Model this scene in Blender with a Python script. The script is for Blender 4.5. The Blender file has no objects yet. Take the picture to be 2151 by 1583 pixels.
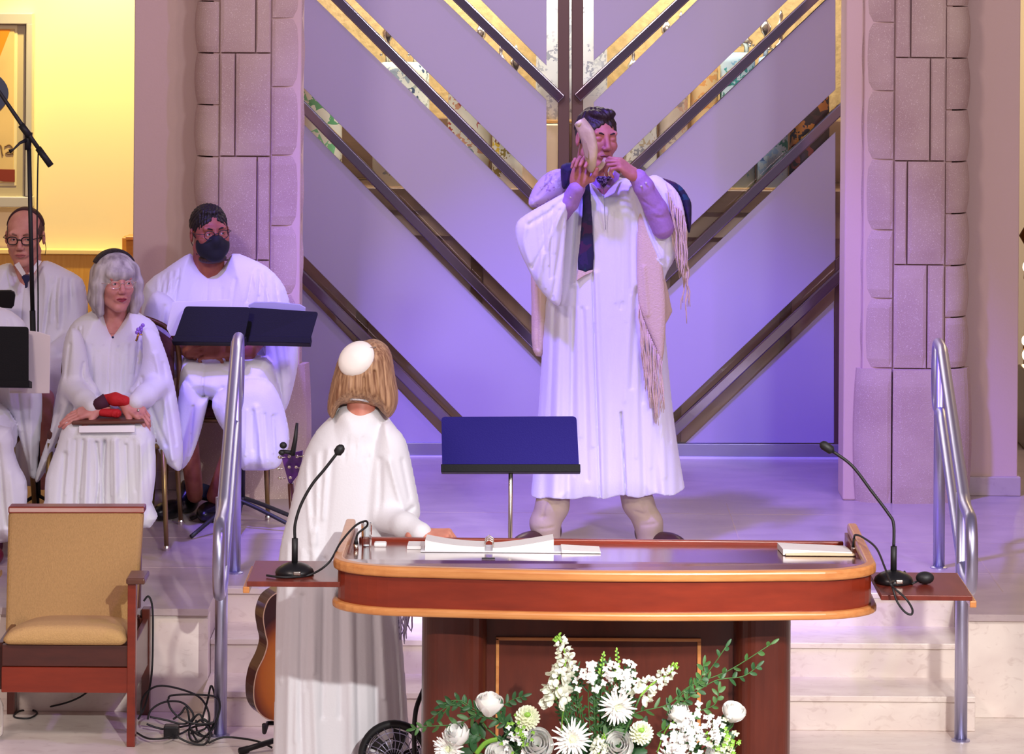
import bpy, bmesh, math, random
import numpy as np
from mathutils import Vector, Matrix

random.seed(7); np.random.seed(7)
SC = bpy.context.scene
COL = SC.collection
# ------------------------------------------------------------------ camera
W_, H_ = 2151.0, 1583.0
F = 6745.0; CY = -13.2; CZ = 2.64; HZ = -200.0; TH = math.radians(0.4)
CX0 = 1075.5 + (791.5 - HZ) * math.tan(TH)
cd = bpy.data.cameras.new('camera'); cam = bpy.data.objects.new('camera', cd); COL.objects.link(cam)
cam.location = (0, CY, CZ); cam.rotation_euler = (math.pi / 2, -TH, 0)
cd.sensor_width = 36; cd.lens = F * 36 / W_; cd.clip_start = .5; cd.clip_end = 80
cd.shift_x = -(CX0 - 1075.5) / W_; cd.shift_y = -(791.5 - HZ) / W_
SC.camera = cam
SC.view_settings.view_transform = 'Standard'; SC.view_settings.look = 'None'
SC.view_settings.gamma = 1; SC.view_settings.use_curve_mapping = False
SC.view_settings.exposure = 0.0
# ------------------------------------------------------------------ world and lights
wd = bpy.data.worlds.new('world'); SC.world = wd; wd.use_nodes = True
wb = wd.node_tree.nodes['Background']; wb.inputs[0].default_value = (.62, .48, .58, 1); wb.inputs[1].default_value = .36
def lamp(name, kind, loc, aim, power, col, size=1.0, size_y=None, angle=60, blend=.5):
    l = bpy.data.lights.new(name, kind); l.energy = power; l.color = col
    if kind == 'AREA':
        l.size = size
        if size_y: l.shape = 'RECTANGLE'; l.size_y = size_y
    if kind == 'SPOT': l.spot_size = math.radians(angle); l.spot_blend = blend; l.shadow_soft_size = size
    if kind == 'POINT': l.shadow_soft_size = size
    o = bpy.data.objects.new(name, l); COL.objects.link(o); o.location = loc
    o.rotation_euler = (Vector(aim) - Vector(loc)).to_track_quat('-Z', 'Y').to_euler()
    return o
lamp('front_wash_light', 'AREA', (3.8, -8.5, 6.0), (0.0, -.3, .4), 175, (.93, .93, 1.0), .8, .5)
lamp('lectern_light', 'SPOT', (1.6, -11.5, 4.1), (-.45, -2.7, .1), 2300, (1, .98, .93), .06, angle=17, blend=.6)
lamp('purple_stage_light', 'SPOT', (-1.6, -3.2, 6.8), (.42, .75, 0), 3500, (.21, .13, 1.0), .25, angle=27, blend=.10)
lamp('purple_side_light', 'SPOT', (4.2, -4.5, 6.5), (-1.0, .6, .4), 560, (.46, .22, 1.0), .1, angle=38, blend=.3)
lamp('warm_house_light', 'AREA', (-3.2, -7.5, 6.0), (-.3, .3, .6), 215, (1, .80, .72), 1.2, .8)
lamp('ark_added_fill', 'SPOT', (.2, -6.5, 5.6), (.3, 2.1, 2.4), 900, (.86, .76, 1.0), .3, angle=26, blend=1)  # added fill to brighten the upper ark doors, no known fixture
lamp('warm_side_added_fill', 'AREA', (4.8, -7.0, 5.2), (2.3, 1.0, .9), 75, (1, .82, .74), .8, .8)  # added warm fill for the right wall and pier, no known fixture
lamp('floor_light', 'SPOT', (2.3, -8.0, 2.9), (.75, -1.7, -.45), 1150, (1, .94, .90), .15, angle=27, blend=.6)
lamp('yellow_wall_lamp', 'SPOT', (-2.12, 2.75, 3.25), (-2.10, 3.3, .9), 420, (1, .76, .25), .06, angle=78, blend=.8)
lamp('yellow_alcove_lamp', 'POINT', (-3.2, 2.2, 2.9), (0, 0, 0), 14, (1, .72, .22), .2)
lamp('ark_lamp', 'AREA', (.28, 2.32, 2.75), (.28, 2.6, 0), 55, (1, .92, .78), 2.4, .15)
lamp('right_alcove_lamp', 'POINT', (2.9, 2.4, 2.2), (0, 0, 0), 25, (1, .75, .35), .15)

# ------------------------------------------------------------------ pixel <-> world (camera model above)
def P(px, py, Y):
    a = px - CX0; b = py - HZ
    u = a * math.cos(TH) + b * math.sin(TH); v = -a * math.sin(TH) + b * math.cos(TH)
    d = Y - CY
    return Vector((u * d / F, Y, CZ - v * d / F))
def PZ(px, py, Z):
    a = px - CX0; b = py - HZ
    u = a * math.cos(TH) + b * math.sin(TH); v = -a * math.sin(TH) + b * math.cos(TH)
    d = (CZ - Z) * F / v
    return Vector((u * d / F, d + CY, Z))
FLOOR = -.39

# ------------------------------------------------------------------ materials
def lin(c): return c / 12.92 if c <= .04045 else ((c + .055) / 1.055) ** 2.4
def rgb(r, g, b): return (lin(r / 255), lin(g / 255), lin(b / 255), 1)
def nd(nt, t, **kw):
    n = nt.nodes.new(t)
    for k, v in kw.items():
        if k in n.inputs: n.inputs[k].default_value = v
        else: setattr(n, k, v)
    return n
def mat(name, col, rough=.6, metal=0, bump=0, bscale=60, vary=0, vscale=8, col2=None, spec=.5, sheen=0, coat=0, detail=4, stretch=None, sss=0, trans=0, alpha=1, emit=None, es=0):
    m = bpy.data.materials.new(name); m.use_nodes = True; nt = m.node_tree
    b = nt.nodes['Principled BSDF']; L = nt.links.new
    b.inputs['Base Color'].default_value = col; b.inputs['Roughness'].default_value = rough
    b.inputs['Metallic'].default_value = metal; b.inputs['Specular IOR Level'].default_value = spec
    if sheen: b.inputs['Sheen Weight'].default_value = sheen
    if coat: b.inputs['Coat Weight'].default_value = coat; b.inputs['Coat Roughness'].default_value = .15
    if trans: b.inputs['Transmission Weight'].default_value = trans
    if alpha < 1: b.inputs['Alpha'].default_value = alpha
    if sss: b.inputs['Subsurface Weight'].default_value = sss; b.inputs['Subsurface Radius'].default_value = (.006, .003, .002)
    if emit: b.inputs['Emission Color'].default_value = emit; b.inputs['Emission Strength'].default_value = es
    if bump or vary or col2:
        tc = nd(nt, 'ShaderNodeTexCoord'); src = tc.outputs['Object']
        if stretch:
            mp = nd(nt, 'ShaderNodeMapping'); mp.inputs['Scale'].default_value = stretch
            L(src, mp.inputs[0]); src = mp.outputs[0]
        if bump:
            n = nd(nt, 'ShaderNodeTexNoise', Scale=bscale, Detail=detail); L(src, n.inputs['Vector'])
            bp = nd(nt, 'ShaderNodeBump', Strength=bump, Distance=.01); L(n.outputs['Fac'], bp.inputs['Height']); L(bp.outputs[0], b.inputs['Normal'])
        if vary or col2:
            n2 = nd(nt, 'ShaderNodeTexNoise', Scale=vscale, Detail=5); L(src, n2.inputs['Vector'])
            rp = nd(nt, 'ShaderNodeValToRGB'); rp.color_ramp.elements[0].position = .35; rp.color_ramp.elements[1].position = .68
            c2 = col2 or tuple([x * (1 - vary) for x in col[:3]] + [1])
            rp.color_ramp.elements[0].color = col; rp.color_ramp.elements[1].color = c2
            L(n2.outputs['Fac'], rp.inputs[0]); L(rp.outputs[0], b.inputs['Base Color'])
    return m
def wood(name, c1, c2, rough=.3, sc=(1.2, 14, 14), coat=.3):
    m = bpy.data.materials.new(name); m.use_nodes = True; nt = m.node_tree; b = nt.nodes['Principled BSDF']; L = nt.links.new
    tc = nd(nt, 'ShaderNodeTexCoord'); mp = nd(nt, 'ShaderNodeMapping'); mp.inputs['Scale'].default_value = sc
    n = nd(nt, 'ShaderNodeTexNoise', Scale=5.0, Detail=8, Roughness=.6); rp = nd(nt, 'ShaderNodeValToRGB')
    rp.color_ramp.elements[0].position = .3; rp.color_ramp.elements[1].position = .72
    rp.color_ramp.elements[0].color = c1; rp.color_ramp.elements[1].color = c2
    L(tc.outputs['Object'], mp.inputs[0]); L(mp.outputs[0], n.inputs['Vector']); L(n.outputs['Fac'], rp.inputs[0]); L(rp.outputs[0], b.inputs['Base Color'])
    bp = nd(nt, 'ShaderNodeBump', Strength=.05, Distance=.005); L(n.outputs['Fac'], bp.inputs['Height']); L(bp.outputs[0], b.inputs['Normal'])
    b.inputs['Roughness'].default_value = rough; b.inputs['Coat Weight'].default_value = coat; b.inputs['Coat Roughness'].default_value = .2
    return m
def patchy(name, base, cols, scale=14, thr=.5, rough=.8):
    """cloth with embroidered coloured patches"""
    m = bpy.data.materials.new(name); m.use_nodes = True; nt = m.node_tree; b = nt.nodes['Principled BSDF']; L = nt.links.new
    tc = nd(nt, 'ShaderNodeTexCoord'); v = nd(nt, 'ShaderNodeTexVoronoi', Scale=scale); L(tc.outputs['Object'], v.inputs['Vector'])
    sep = nd(nt, 'ShaderNodeSeparateColor'); L(v.outputs['Color'], sep.inputs[0])
    rp = nd(nt, 'ShaderNodeValToRGB'); rp.color_ramp.interpolation = 'CONSTANT'
    rp.color_ramp.elements[0].color = base; rp.color_ramp.elements[0].position = 0
    rp.color_ramp.elements[1].position = thr; rp.color_ramp.elements[1].color = cols[0]
    for i, c in enumerate(cols[1:]):
        e = rp.color_ramp.elements.new(thr + (1 - thr) * (i + 1) / len(cols)); e.color = c
    L(sep.outputs[0], rp.inputs[0])
    n = nd(nt, 'ShaderNodeTexNoise', Scale=scale * 2.6, Detail=2); L(tc.outputs['Object'], n.inputs['Vector'])
    w = nd(nt, 'ShaderNodeMath', operation='GREATER_THAN'); w.inputs[1].default_value = .5; L(n.outputs['Fac'], w.inputs[0])
    mx = nd(nt, 'ShaderNodeMix', data_type='RGBA'); mx.inputs[6].default_value = base
    L(w.outputs[0], mx.inputs[0]); L(rp.outputs[0], mx.inputs[7]); L(mx.outputs[2], b.inputs['Base Color'])
    b.inputs['Roughness'].default_value = rough
    return m
def stone(name, c1, c2, c3, speck=240, rough=.75, bump=.35, big=3.0):
    m = bpy.data.materials.new(name); m.use_nodes = True; nt = m.node_tree; b = nt.nodes['Principled BSDF']; L = nt.links.new
    tc = nd(nt, 'ShaderNodeTexCoord')
    n = nd(nt, 'ShaderNodeTexNoise', Scale=big, Detail=6); L(tc.outputs['Object'], n.inputs['Vector'])
    rp = nd(nt, 'ShaderNodeValToRGB'); rp.color_ramp.elements[0].position = .35; rp.color_ramp.elements[1].position = .65
    rp.color_ramp.elements[0].color = c1; rp.color_ramp.elements[1].color = c2; L(n.outputs['Fac'], rp.inputs[0])
    n2 = nd(nt, 'ShaderNodeTexNoise', Scale=speck, Detail=3); L(tc.outputs['Object'], n2.inputs['Vector'])
    r2 = nd(nt, 'ShaderNodeValToRGB'); r2.color_ramp.elements[0].position = .60; r2.color_ramp.elements[1].position = .70
    L(n2.outputs['Fac'], r2.inputs[0])
    mx = nd(nt, 'ShaderNodeMix', data_type='RGBA'); mx.inputs[7].default_value = c3
    L(r2.outputs[0], mx.inputs[0]); L(rp.outputs[0], mx.inputs[6]); L(mx.outputs[2], b.inputs['Base Color'])
    bp = nd(nt, 'ShaderNodeBump', Strength=bump, Distance=.006); L(n2.outputs['Fac'], bp.inputs['Height']); L(bp.outputs[0], b.inputs['Normal'])
    b.inputs['Roughness'].default_value = rough
    return m
def marble(name, c1, c2, vein, tile=.6, rough=.28):
    m = bpy.data.materials.new(name); m.use_nodes = True; nt = m.node_tree; b = nt.nodes['Principled BSDF']; L = nt.links.new
    tc = nd(nt, 'ShaderNodeTexCoord')
    mp = nd(nt, 'ShaderNodeMapping'); mp.inputs['Scale'].default_value = (1, 2.2, 1.6); L(tc.outputs['Object'], mp.inputs[0])
    n = nd(nt, 'ShaderNodeTexNoise', Scale=2.4, Detail=7, Distortion=1.2); L(mp.outputs[0], n.inputs['Vector'])
    rp = nd(nt, 'ShaderNodeValToRGB'); rp.color_ramp.elements[0].position = .35; rp.color_ramp.elements[1].position = .7
    rp.color_ramp.elements[0].color = c1; rp.color_ramp.elements[1].color = c2; L(n.outputs['Fac'], rp.inputs[0])
    n2 = nd(nt, 'ShaderNodeTexNoise', Scale=16, Detail=8, Distortion=1.5); L(mp.outputs[0], n2.inputs['Vector'])
    r2 = nd(nt, 'ShaderNodeValToRGB'); r2.color_ramp.elements[0].position = .56; r2.color_ramp.elements[1].position = .68
    r2.color_ramp.elements[1].color = (.22, .22, .22, 1); L(n2.outputs['Fac'], r2.inputs[0])
    mx = nd(nt, 'ShaderNodeMix', data_type='RGBA'); mx.inputs[7].default_value = vein
    L(r2.outputs[0], mx.inputs[0]); L(rp.outputs[0], mx.inputs[6]); L(mx.outputs[2], b.inputs['Base Color'])
    b.inputs['Roughness'].default_value = rough
    return m

# ------------------------------------------------------------------ object bookkeeping
WM = {}
def tag(o, label=None, cat=None, group=None, kind=None):
    if label: o['label'] = label
    if cat: o['category'] = cat
    if group: o['group'] = group
    if kind: o['kind'] = kind
    return o
def link(o, parent, world):
    COL.objects.link(o)
    if parent is not None:
        o.parent = parent
        if world: o.matrix_parent_inverse = WM.get(parent.name, Matrix()).inverted()
def thing(name, loc, label, cat, group=None, rz=0):
    o = bpy.data.objects.new(name, None); COL.objects.link(o); o.empty_display_size = .1
    o.location = loc; o.rotation_euler = (0, 0, rz)
    WM[o.name] = Matrix.Translation(Vector(loc)) @ Matrix.Rotation(rz, 4, 'Z')
    return tag(o, label, cat, group)
def mesh_obj(name, verts, faces, material, parent=None, world=True, smooth=False, bevel=0, sub=0):
    me = bpy.data.meshes.new(name)
    if isinstance(verts, np.ndarray):
        nv = len(verts); nf = len(faces)
        me.vertices.add(nv); me.vertices.foreach_set('co', verts.astype(np.float32).ravel())
        me.loops.add(nf * 4); me.polygons.add(nf)
        me.loops.foreach_set('vertex_index', faces.astype(np.int32).ravel())
        me.polygons.foreach_set('loop_start', np.arange(0, nf * 4, 4, dtype=np.int32))
        me.polygons.foreach_set('loop_total', np.full(nf, 4, dtype=np.int32))
        me.update(calc_edges=True)
    else:
        me.from_pydata([tuple(v) for v in verts], [], faces); me.update()
    if smooth: me.polygons.foreach_set('use_smooth', [True] * len(me.polygons))
    me.materials.append(material)
    o = bpy.data.objects.new(name, me); link(o, parent, world)
    if bevel:
        b = o.modifiers.new('bevel', 'BEVEL'); b.width = bevel; b.segments = 3; b.limit_method = 'ANGLE'; b.angle_limit = math.radians(35)
    if sub:
        s = o.modifiers.new('sub', 'SUBSURF'); s.levels = sub; s.render_levels = sub
    return o
class MB:
    def __init__(s): s.v = []; s.f = []
    def add(s, vs, fs, M=None):
        n = len(s.v)
        for v in vs: s.v.append(tuple(M @ Vector(v)) if M else tuple(v))
        for f in fs: s.f.append(tuple(i + n for i in f))
        return s
    def box(s, x0, x1, y0, y1, z0, z1, M=None):
        vs = [(x, y, z) for z in (z0, z1) for y in (y0, y1) for x in (x0, x1)]
        return s.add(vs, [(0, 2, 3, 1), (4, 5, 7, 6), (0, 1, 5, 4), (2, 6, 7, 3), (0, 4, 6, 2), (1, 3, 7, 5)], M)
    def prism(s, pts, z0, z1, M=None):
        """2-D outline (counter-clockwise) extruded along z"""
        n = len(pts); a = sum(pts[i][0] * pts[(i + 1) % n][1] - pts[(i + 1) % n][0] * pts[i][1] for i in range(n))
        if a < 0: pts = pts[::-1]
        vs = [(p[0], p[1], z0) for p in pts] + [(p[0], p[1], z1) for p in pts]
        return s.add(vs, [tuple(range(n - 1, -1, -1)), tuple(range(n, 2 * n))] + [(i, (i + 1) % n, n + (i + 1) % n, n + i) for i in range(n)], M)
    def tube(s, pts, r, n=10, closed=False, sx=1, sy=1, up=None):
        pts = [Vector(p) for p in pts]; m = len(pts)
        rs = r if isinstance(r, (list, tuple)) else [r] * m
        vs = []; fs = []; prev = None
        for i, p in enumerate(pts):
            if closed: t = pts[(i + 1) % m] - pts[i - 1]
            else: t = pts[min(i + 1, m - 1)] - pts[max(i - 1, 0)]
            if t.length < 1e-9: t = Vector((0, 0, 1))
            t.normalize()
            if prev is None:
                a = up and Vector(up) or (Vector((0, 0, 1)) if abs(t.z) < .9 else Vector((0, 1, 0)))
                u = (a - t * a.dot(t)).normalized()
            else: u = (prev - t * prev.dot(t)).normalized()
            prev = u; w = t.cross(u)
            for k in range(n):
                an = 2 * math.pi * k / n
                vs.append(p + u * (rs[i] * math.cos(an) * sx) + w * (rs[i] * math.sin(an) * sy))
        for i in range(m if closed else m - 1):
            j = (i + 1) % m
            for k in range(n):
                k2 = (k + 1) % n
                fs.append((i * n + k, i * n + k2, j * n + k2, j * n + k))
        if not closed:
            fs.append(tuple(range(n - 1, -1, -1))); fs.append(tuple((m - 1) * n + k for k in range(n)))
        return s.add(vs, fs)
    def lathe(s, prof, c=(0, 0, 0), n=24, M=None):
        """profile of (radius, height) turned about z at c"""
        vs = []; fs = []; m = len(prof)
        for (r, z) in prof:
            for k in range(n):
                a = 2 * math.pi * k / n; vs.append((c[0] + r * math.cos(a), c[1] + r * math.sin(a), c[2] + z))
        for i in range(m - 1):
            for k in range(n):
                k2 = (k + 1) % n; fs.append((i * n + k, i * n + k2, (i + 1) * n + k2, (i + 1) * n + k))
        fs.append(tuple(range(n - 1, -1, -1))); fs.append(tuple((m - 1) * n + k for k in range(n)))
        return s.add(vs, fs, M)
    def ball(s, c, r, n=14, M=None):
        rx, ry, rz = r if isinstance(r, (list, tuple)) else (r, r, r); vs = []; fs = []; m = max(6, n // 2 + 1)
        for i in range(m + 1):
            t = math.pi * i / m
            for k in range(n):
                a = 2 * math.pi * k / n
                vs.append((c[0] + rx * math.sin(t) * math.cos(a), c[1] + ry * math.sin(t) * math.sin(a), c[2] - rz * math.cos(t)))
        for i in range(m):
            for k in range(n):
                k2 = (k + 1) % n; fs.append((i * n + k, i * n + k2, (i + 1) * n + k2, (i + 1) * n + k))
        return s.add(vs, fs, M)
    def build(s, name, material, parent=None, world=True, smooth=False, bevel=0, sub=0):
        return mesh_obj(name, s.v, s.f, material, parent, world, smooth, bevel, sub)
def spline(pts, n=6, closed=False):
    pts = [Vector(p) for p in pts]; out = []; m = len(pts)
    rng = range(m) if closed else range(m - 1)
    for i in rng:
        if closed: a, b, c, d = pts[i - 1], pts[i], pts[(i + 1) % m], pts[(i + 2) % m]
        else: a, b, c, d = pts[max(i - 1, 0)], pts[i], pts[i + 1], pts[min(i + 2, m - 1)]
        for k in range(n):
            t = k / n
            out.append(.5 * ((2 * b) + (c - a) * t + (2 * a - 5 * b + 4 * c - d) * t * t + (3 * b - a - 3 * c + d) * t ** 3))
    if not closed: out.append(pts[-1])
    return out
def interp_r(rs, m):
    n = len(rs); return [rs[min(int(i * (n - 1) / (m - 1)), n - 2)] * (1 - (i * (n - 1) / (m - 1) - min(int(i * (n - 1) / (m - 1)), n - 2))) + rs[min(int(i * (n - 1) / (m - 1)), n - 2) + 1] * (i * (n - 1) / (m - 1) - min(int(i * (n - 1) / (m - 1)), n - 2)) for i in range(m)]
def dup(root, loc, rz=0, label=None, group=None, mats=None):
    r = root.copy(); COL.objects.link(r); r.location = loc; r.rotation_euler = (0, 0, rz)
    if label: r['label'] = label
    if group: r['group'] = group
    for ch in list(root.children):
        c = ch.copy(); COL.objects.link(c); c.parent = r
        if mats and ch.name.split('.')[0] in mats:
            c.data = ch.data.copy(); c.data.materials[0] = mats[ch.name.split('.')[0]]
        for g in ch.children:
            d = g.copy(); COL.objects.link(d); d.parent = c
    return r

# ------------------------------------------------------------------ sculpting: blended solids turned into a surface
class Fld:
    def __init__(s, lo, hi, vs):
        s.vs = vs; s.lo = np.array(lo, float); n = np.ceil((np.array(hi, float) - s.lo) / vs).astype(int) + 1
        s.n = n; s.ax = [(s.lo[i] + np.arange(n[i]) * vs).astype(np.float32) for i in range(3)]
        s.D = np.full(tuple(n), .5, np.float32)
    def sl(s, lo, hi):
        r = []
        for i in range(3):
            a = int(np.clip(math.floor((lo[i] - s.lo[i]) / s.vs), 0, s.n[i])); b = int(np.clip(math.ceil((hi[i] - s.lo[i]) / s.vs) + 1, 0, s.n[i]))
            r.append(slice(a, max(a, b)))
        return tuple(r)
    def app(s, lo, hi, f, k=.01, op='u'):
        pad = k + 2.5 * s.vs; sl = s.sl([a - pad for a in lo], [a + pad for a in hi])
        if any(q.stop <= q.start for q in sl): return s
        x = s.ax[0][sl[0]][:, None, None]; y = s.ax[1][sl[1]][None, :, None]; z = s.ax[2][sl[2]][None, None, :]
        b = f(x, y, z); a = s.D[sl]
        if op == 'u':
            h = np.clip(.5 + .5 * (b - a) / k, 0, 1); s.D[sl] = b * (1 - h) + a * h - k * h * (1 - h)
        elif op == 's':
            b = -b; h = np.clip(.5 + .5 * (a - b) / k, 0, 1); s.D[sl] = b * (1 - h) + a * h + k * h * (1 - h)
        elif op == 'i':
            h = np.clip(.5 + .5 * (a - b) / k, 0, 1); s.D[sl] = b * (1 - h) + a * h + k * h * (1 - h)
        elif op == '+': s.D[sl] = a + b
        return s
    def cap(s, a, b, ra, rb=None, k=.01, op='u'):
        rb = ra if rb is None else rb; a = np.array(a, np.float32); b = np.array(b, np.float32); ab = b - a; L = float(ab @ ab) + 1e-9
        def f(x, y, z):
            px, py, pz = x - a[0], y - a[1], z - a[2]
            t = np.clip((px * ab[0] + py * ab[1] + pz * ab[2]) / L, 0, 1)
            return np.sqrt((px - t * ab[0]) ** 2 + (py - t * ab[1]) ** 2 + (pz - t * ab[2]) ** 2) - (ra + (rb - ra) * t)
        m = max(ra, rb); return s.app(np.minimum(a, b) - m, np.maximum(a, b) + m, f, k, op)
    def chain(s, pts, k=.01, op='u'):
        for (p, r), (q, t) in zip(pts[:-1], pts[1:]): s.cap(p, q, r, t, k, op)
        return s
    def ell(s, c, r, k=.01, op='u', rot=None):
        r = np.array(r, np.float32); R = np.array(Matrix.Rotation(rot[0], 3, rot[1]) if rot else Matrix.Identity(3), np.float32).T
        def f(x, y, z):
            dx, dy, dz = x - c[0], y - c[1], z - c[2]
            if rot:
                dx, dy, dz = [R[i][0] * dx + R[i][1] * dy + R[i][2] * dz for i in range(3)]
            q = np.sqrt((dx / r[0]) ** 2 + (dy / r[1]) ** 2 + (dz / r[2]) ** 2)
            g = np.sqrt((dx / r[0] ** 2) ** 2 + (dy / r[1] ** 2) ** 2 + (dz / r[2] ** 2) ** 2) + 1e-6
            return q * (q - 1) / g
        m = float(r.max()) if rot else r; return s.app(np.array(c) - m, np.array(c) + m, f, k, op)
    def crease(s, pts, w, depth):
        """groove (depth>0) or ridge (depth<0) along a world polyline"""
        for a, b in zip(pts[:-1], pts[1:]):
            a = np.array(a, np.float32); b = np.array(b, np.float32); ab = b - a; L = float(ab @ ab) + 1e-9
            def f(x, y, z):
                px, py, pz = x - a[0], y - a[1], z - a[2]; t = np.clip((px * ab[0] + py * ab[1] + pz * ab[2]) / L, 0, 1)
                return depth * np.exp(-((px - t * ab[0]) ** 2 + (py - t * ab[1]) ** 2 + (pz - t * ab[2]) ** 2) / w ** 2)
            s.app(np.minimum(a, b) - 2.5 * w, np.maximum(a, b) + 2.5 * w, f, 0, '+')
        return s
    def pillow(s, pts, Y, t, R, k=.02, tb=None, folds=(), vf=None, yf=None, op='u', smooth=3, px=True, side=0):
        """an outline given at depth Y swelled to a rounded body, t in front and tb behind; folds = (polyline, width, height)"""
        q = [P(p[0], p[1], Y) if px else Vector((p[0], Y, p[1])) for p in pts]
        if smooth: q = spline(q, smooth, True)
        A = np.array([(v.x, v.z) for v in q], np.float32); tb = t if tb is None else tb
        lo = A.min(0); hi = A.max(0); ex = .04 + (abs(t) + abs(tb)) * .2
        sl = s.sl([lo[0] - .03, -1e3, lo[1] - .03], [hi[0] + .03, 1e3, hi[1] + .03])
        if sl[0].stop <= sl[0].start or sl[2].stop <= sl[2].start: return s
        X = s.ax[0][sl[0]][:, None]; Z = s.ax[2][sl[2]][None, :]
        d2 = np.full((X.shape[0], Z.shape[1]), 1e9, np.float32); ins = np.zeros(d2.shape, bool)
        for i in range(len(A)):
            a = A[i]; b = A[(i + 1) % len(A)]; e = b - a; L = float(e @ e) + 1e-12
            wx = X - a[0]; wz = Z - a[1]; tt = np.clip((wx * e[0] + wz * e[1]) / L, 0, 1)
            d2 = np.minimum(d2, (wx - e[0] * tt) ** 2 + (wz - e[1] * tt) ** 2)
            if abs(e[1]) > 1e-9: ins ^= ((a[1] > Z) != (b[1] > Z)) & (X < e[0] * (Z - a[1]) / e[1] + a[0])
        d2 = np.sqrt(d2) * np.where(ins, -1, 1)
        sN = np.clip(-d2 / R, 0, 1); prof = np.sqrt(np.maximum(1 - (1 - sN) ** 2, 0)); edge = np.clip(-d2 / .02, 0, 1)
        rel = np.zeros_like(d2)
        for (pl, w, h) in folds:
            pp = [P(p[0], p[1], Y) if px else Vector((p[0], Y, p[1])) for p in pl]
            if len(pp) > 2: pp = spline(pp, 4)
            dd = np.full_like(d2, 1e9)
            for a, b in zip(pp[:-1], pp[1:]):
                ex_, ez = b.x - a.x, b.z - a.z; L = ex_ ** 2 + ez ** 2 + 1e-12
                wx = X - a.x; wz = Z - a.z; tt = np.clip((wx * ex_ + wz * ez) / L, 0, 1)
                dd = np.minimum(dd, (wx - ex_ * tt) ** 2 + (wz - ez * tt) ** 2)
            rel += h * np.exp(-dd / w ** 2)
        if vf:
            amp, fr, ph, zt, zb = vf
            g = np.clip((zt - Z) / (zt - zb + 1e-6), 0, 1)
            rel += amp * g * (np.sin(X * fr + ph + Z * .8) + .55 * np.sin(X * fr * 1.73 + ph * 2 + Z * 1.9) + .3 * np.sin(X * fr * 3.1 - Z * 2.3 + ph * 3))
        hf = (t * prof + rel * edge)[:, None, :]; hb = (tb * prof)[:, None, :]
        yc = (Y + (yf(X, Z) if yf else 0 * X * Z))[:, None, :]
        ylo = float(yc.min() - abs(t) - .08); yhi = float(yc.max() + abs(tb) + .06)
        sl2 = s.sl([lo[0] - .03, ylo, lo[1] - .03], [hi[0] + .03, yhi, hi[1] + .03]); sl = (sl[0], sl2[1], sl[2])
        y = s.ax[1][sl[1]][None, :, None]
        d = np.where(y < yc, (yc - y) - hf, (y - yc) - hb) * .75
        D2 = d2[:, None, :]
        b = np.where(D2 > 0, np.sqrt(D2 ** 2 + np.maximum(np.abs(y - yc) - .0, 0) ** 2), np.maximum(d, D2)).astype(np.float32)
        a = s.D[sl]
        if op == 'u':
            h = np.clip(.5 + .5 * (b - a) / k, 0, 1); s.D[sl] = b * (1 - h) + a * h - k * h * (1 - h)
        else:
            b = -b; h = np.clip(.5 + .5 * (a - b) / k, 0, 1); s.D[sl] = b * (1 - h) + a * h + k * h * (1 - h)
        return s
    def cut(s, f):
        x = s.ax[0][:, None, None]; y = s.ax[1][None, :, None]; z = s.ax[2][None, None, :]
        s.D = np.maximum(s.D, f(x, y, z)).astype(np.float32); return s
    def mesh(s):
        D = s.D.copy(); D[0] = D[-1] = .5; D[:, 0] = D[:, -1] = .5; D[:, :, 0] = D[:, :, -1] = .5
        I = D < 0
        c = I[:-1, :-1, :-1].astype(np.int8)
        for dx in (0, 1):
            for dy in (0, 1):
                for dz in (0, 1):
                    if dx + dy + dz: c = c + I[dx:I.shape[0] - 1 + dx, dy:I.shape[1] - 1 + dy, dz:I.shape[2] - 1 + dz]
        M = (c > 0) & (c < 8); idx = np.argwhere(M); ids = np.full(M.shape, -1, np.int32); ids[M] = np.arange(len(idx))
        corner = np.array([(dx, dy, dz) for dx in (0, 1) for dy in (0, 1) for dz in (0, 1)])
        V = np.stack([D[idx[:, 0] + q[0], idx[:, 1] + q[1], idx[:, 2] + q[2]] for q in corner], 1)
        acc = np.zeros((len(idx), 3)); cnt = np.zeros(len(idx))
        for a in range(8):
            for b in range(a + 1, 8):
                if np.abs(corner[a] - corner[b]).sum() != 1: continue
                m = (V[:, a] < 0) != (V[:, b] < 0); t = V[m, a] / (V[m, a] - V[m, b])
                acc[m] += corner[a] + t[:, None] * (corner[b] - corner[a]); cnt[m] += 1
        vs = (idx + acc / cnt[:, None]) * s.vs + s.lo
        fs = []
        for axis in range(3):
            A = I if True else None
            s0 = [slice(None)] * 3; s1 = [slice(None)] * 3; s0[axis] = slice(0, -1); s1[axis] = slice(1, None)
            ch = I[tuple(s0)] != I[tuple(s1)]; e = np.argwhere(ch)
            o = [i for i in range(3) if i != axis]
            e = e[(e[:, o[0]] > 0) & (e[:, o[1]] > 0)]
            e = e[(e[:, o[0]] < ids.shape[o[0]] + 0) & (e[:, o[1]] < ids.shape[o[1]] + 0)]
            def g(d0, d1):
                q = e.copy(); q[:, o[0]] -= d0; q[:, o[1]] -= d1; return ids[q[:, 0], q[:, 1], q[:, 2]]
            quad = np.stack([g(1, 1), g(0, 1), g(0, 0), g(1, 0)], 1)
            ins = I[e[:, 0], e[:, 1], e[:, 2]]
            if axis == 1: ins = ~ins
            quad[~ins] = quad[~ins][:, ::-1]; fs.append(quad)
        fs = np.concatenate(fs); fs = fs[(fs >= 0).all(1)]
        return vs, fs
    def build(s, name, material, parent=None, world=True, M=None):
        v, f = s.mesh(); return surf(name, [(v, f, M)], material, parent, world)
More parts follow.
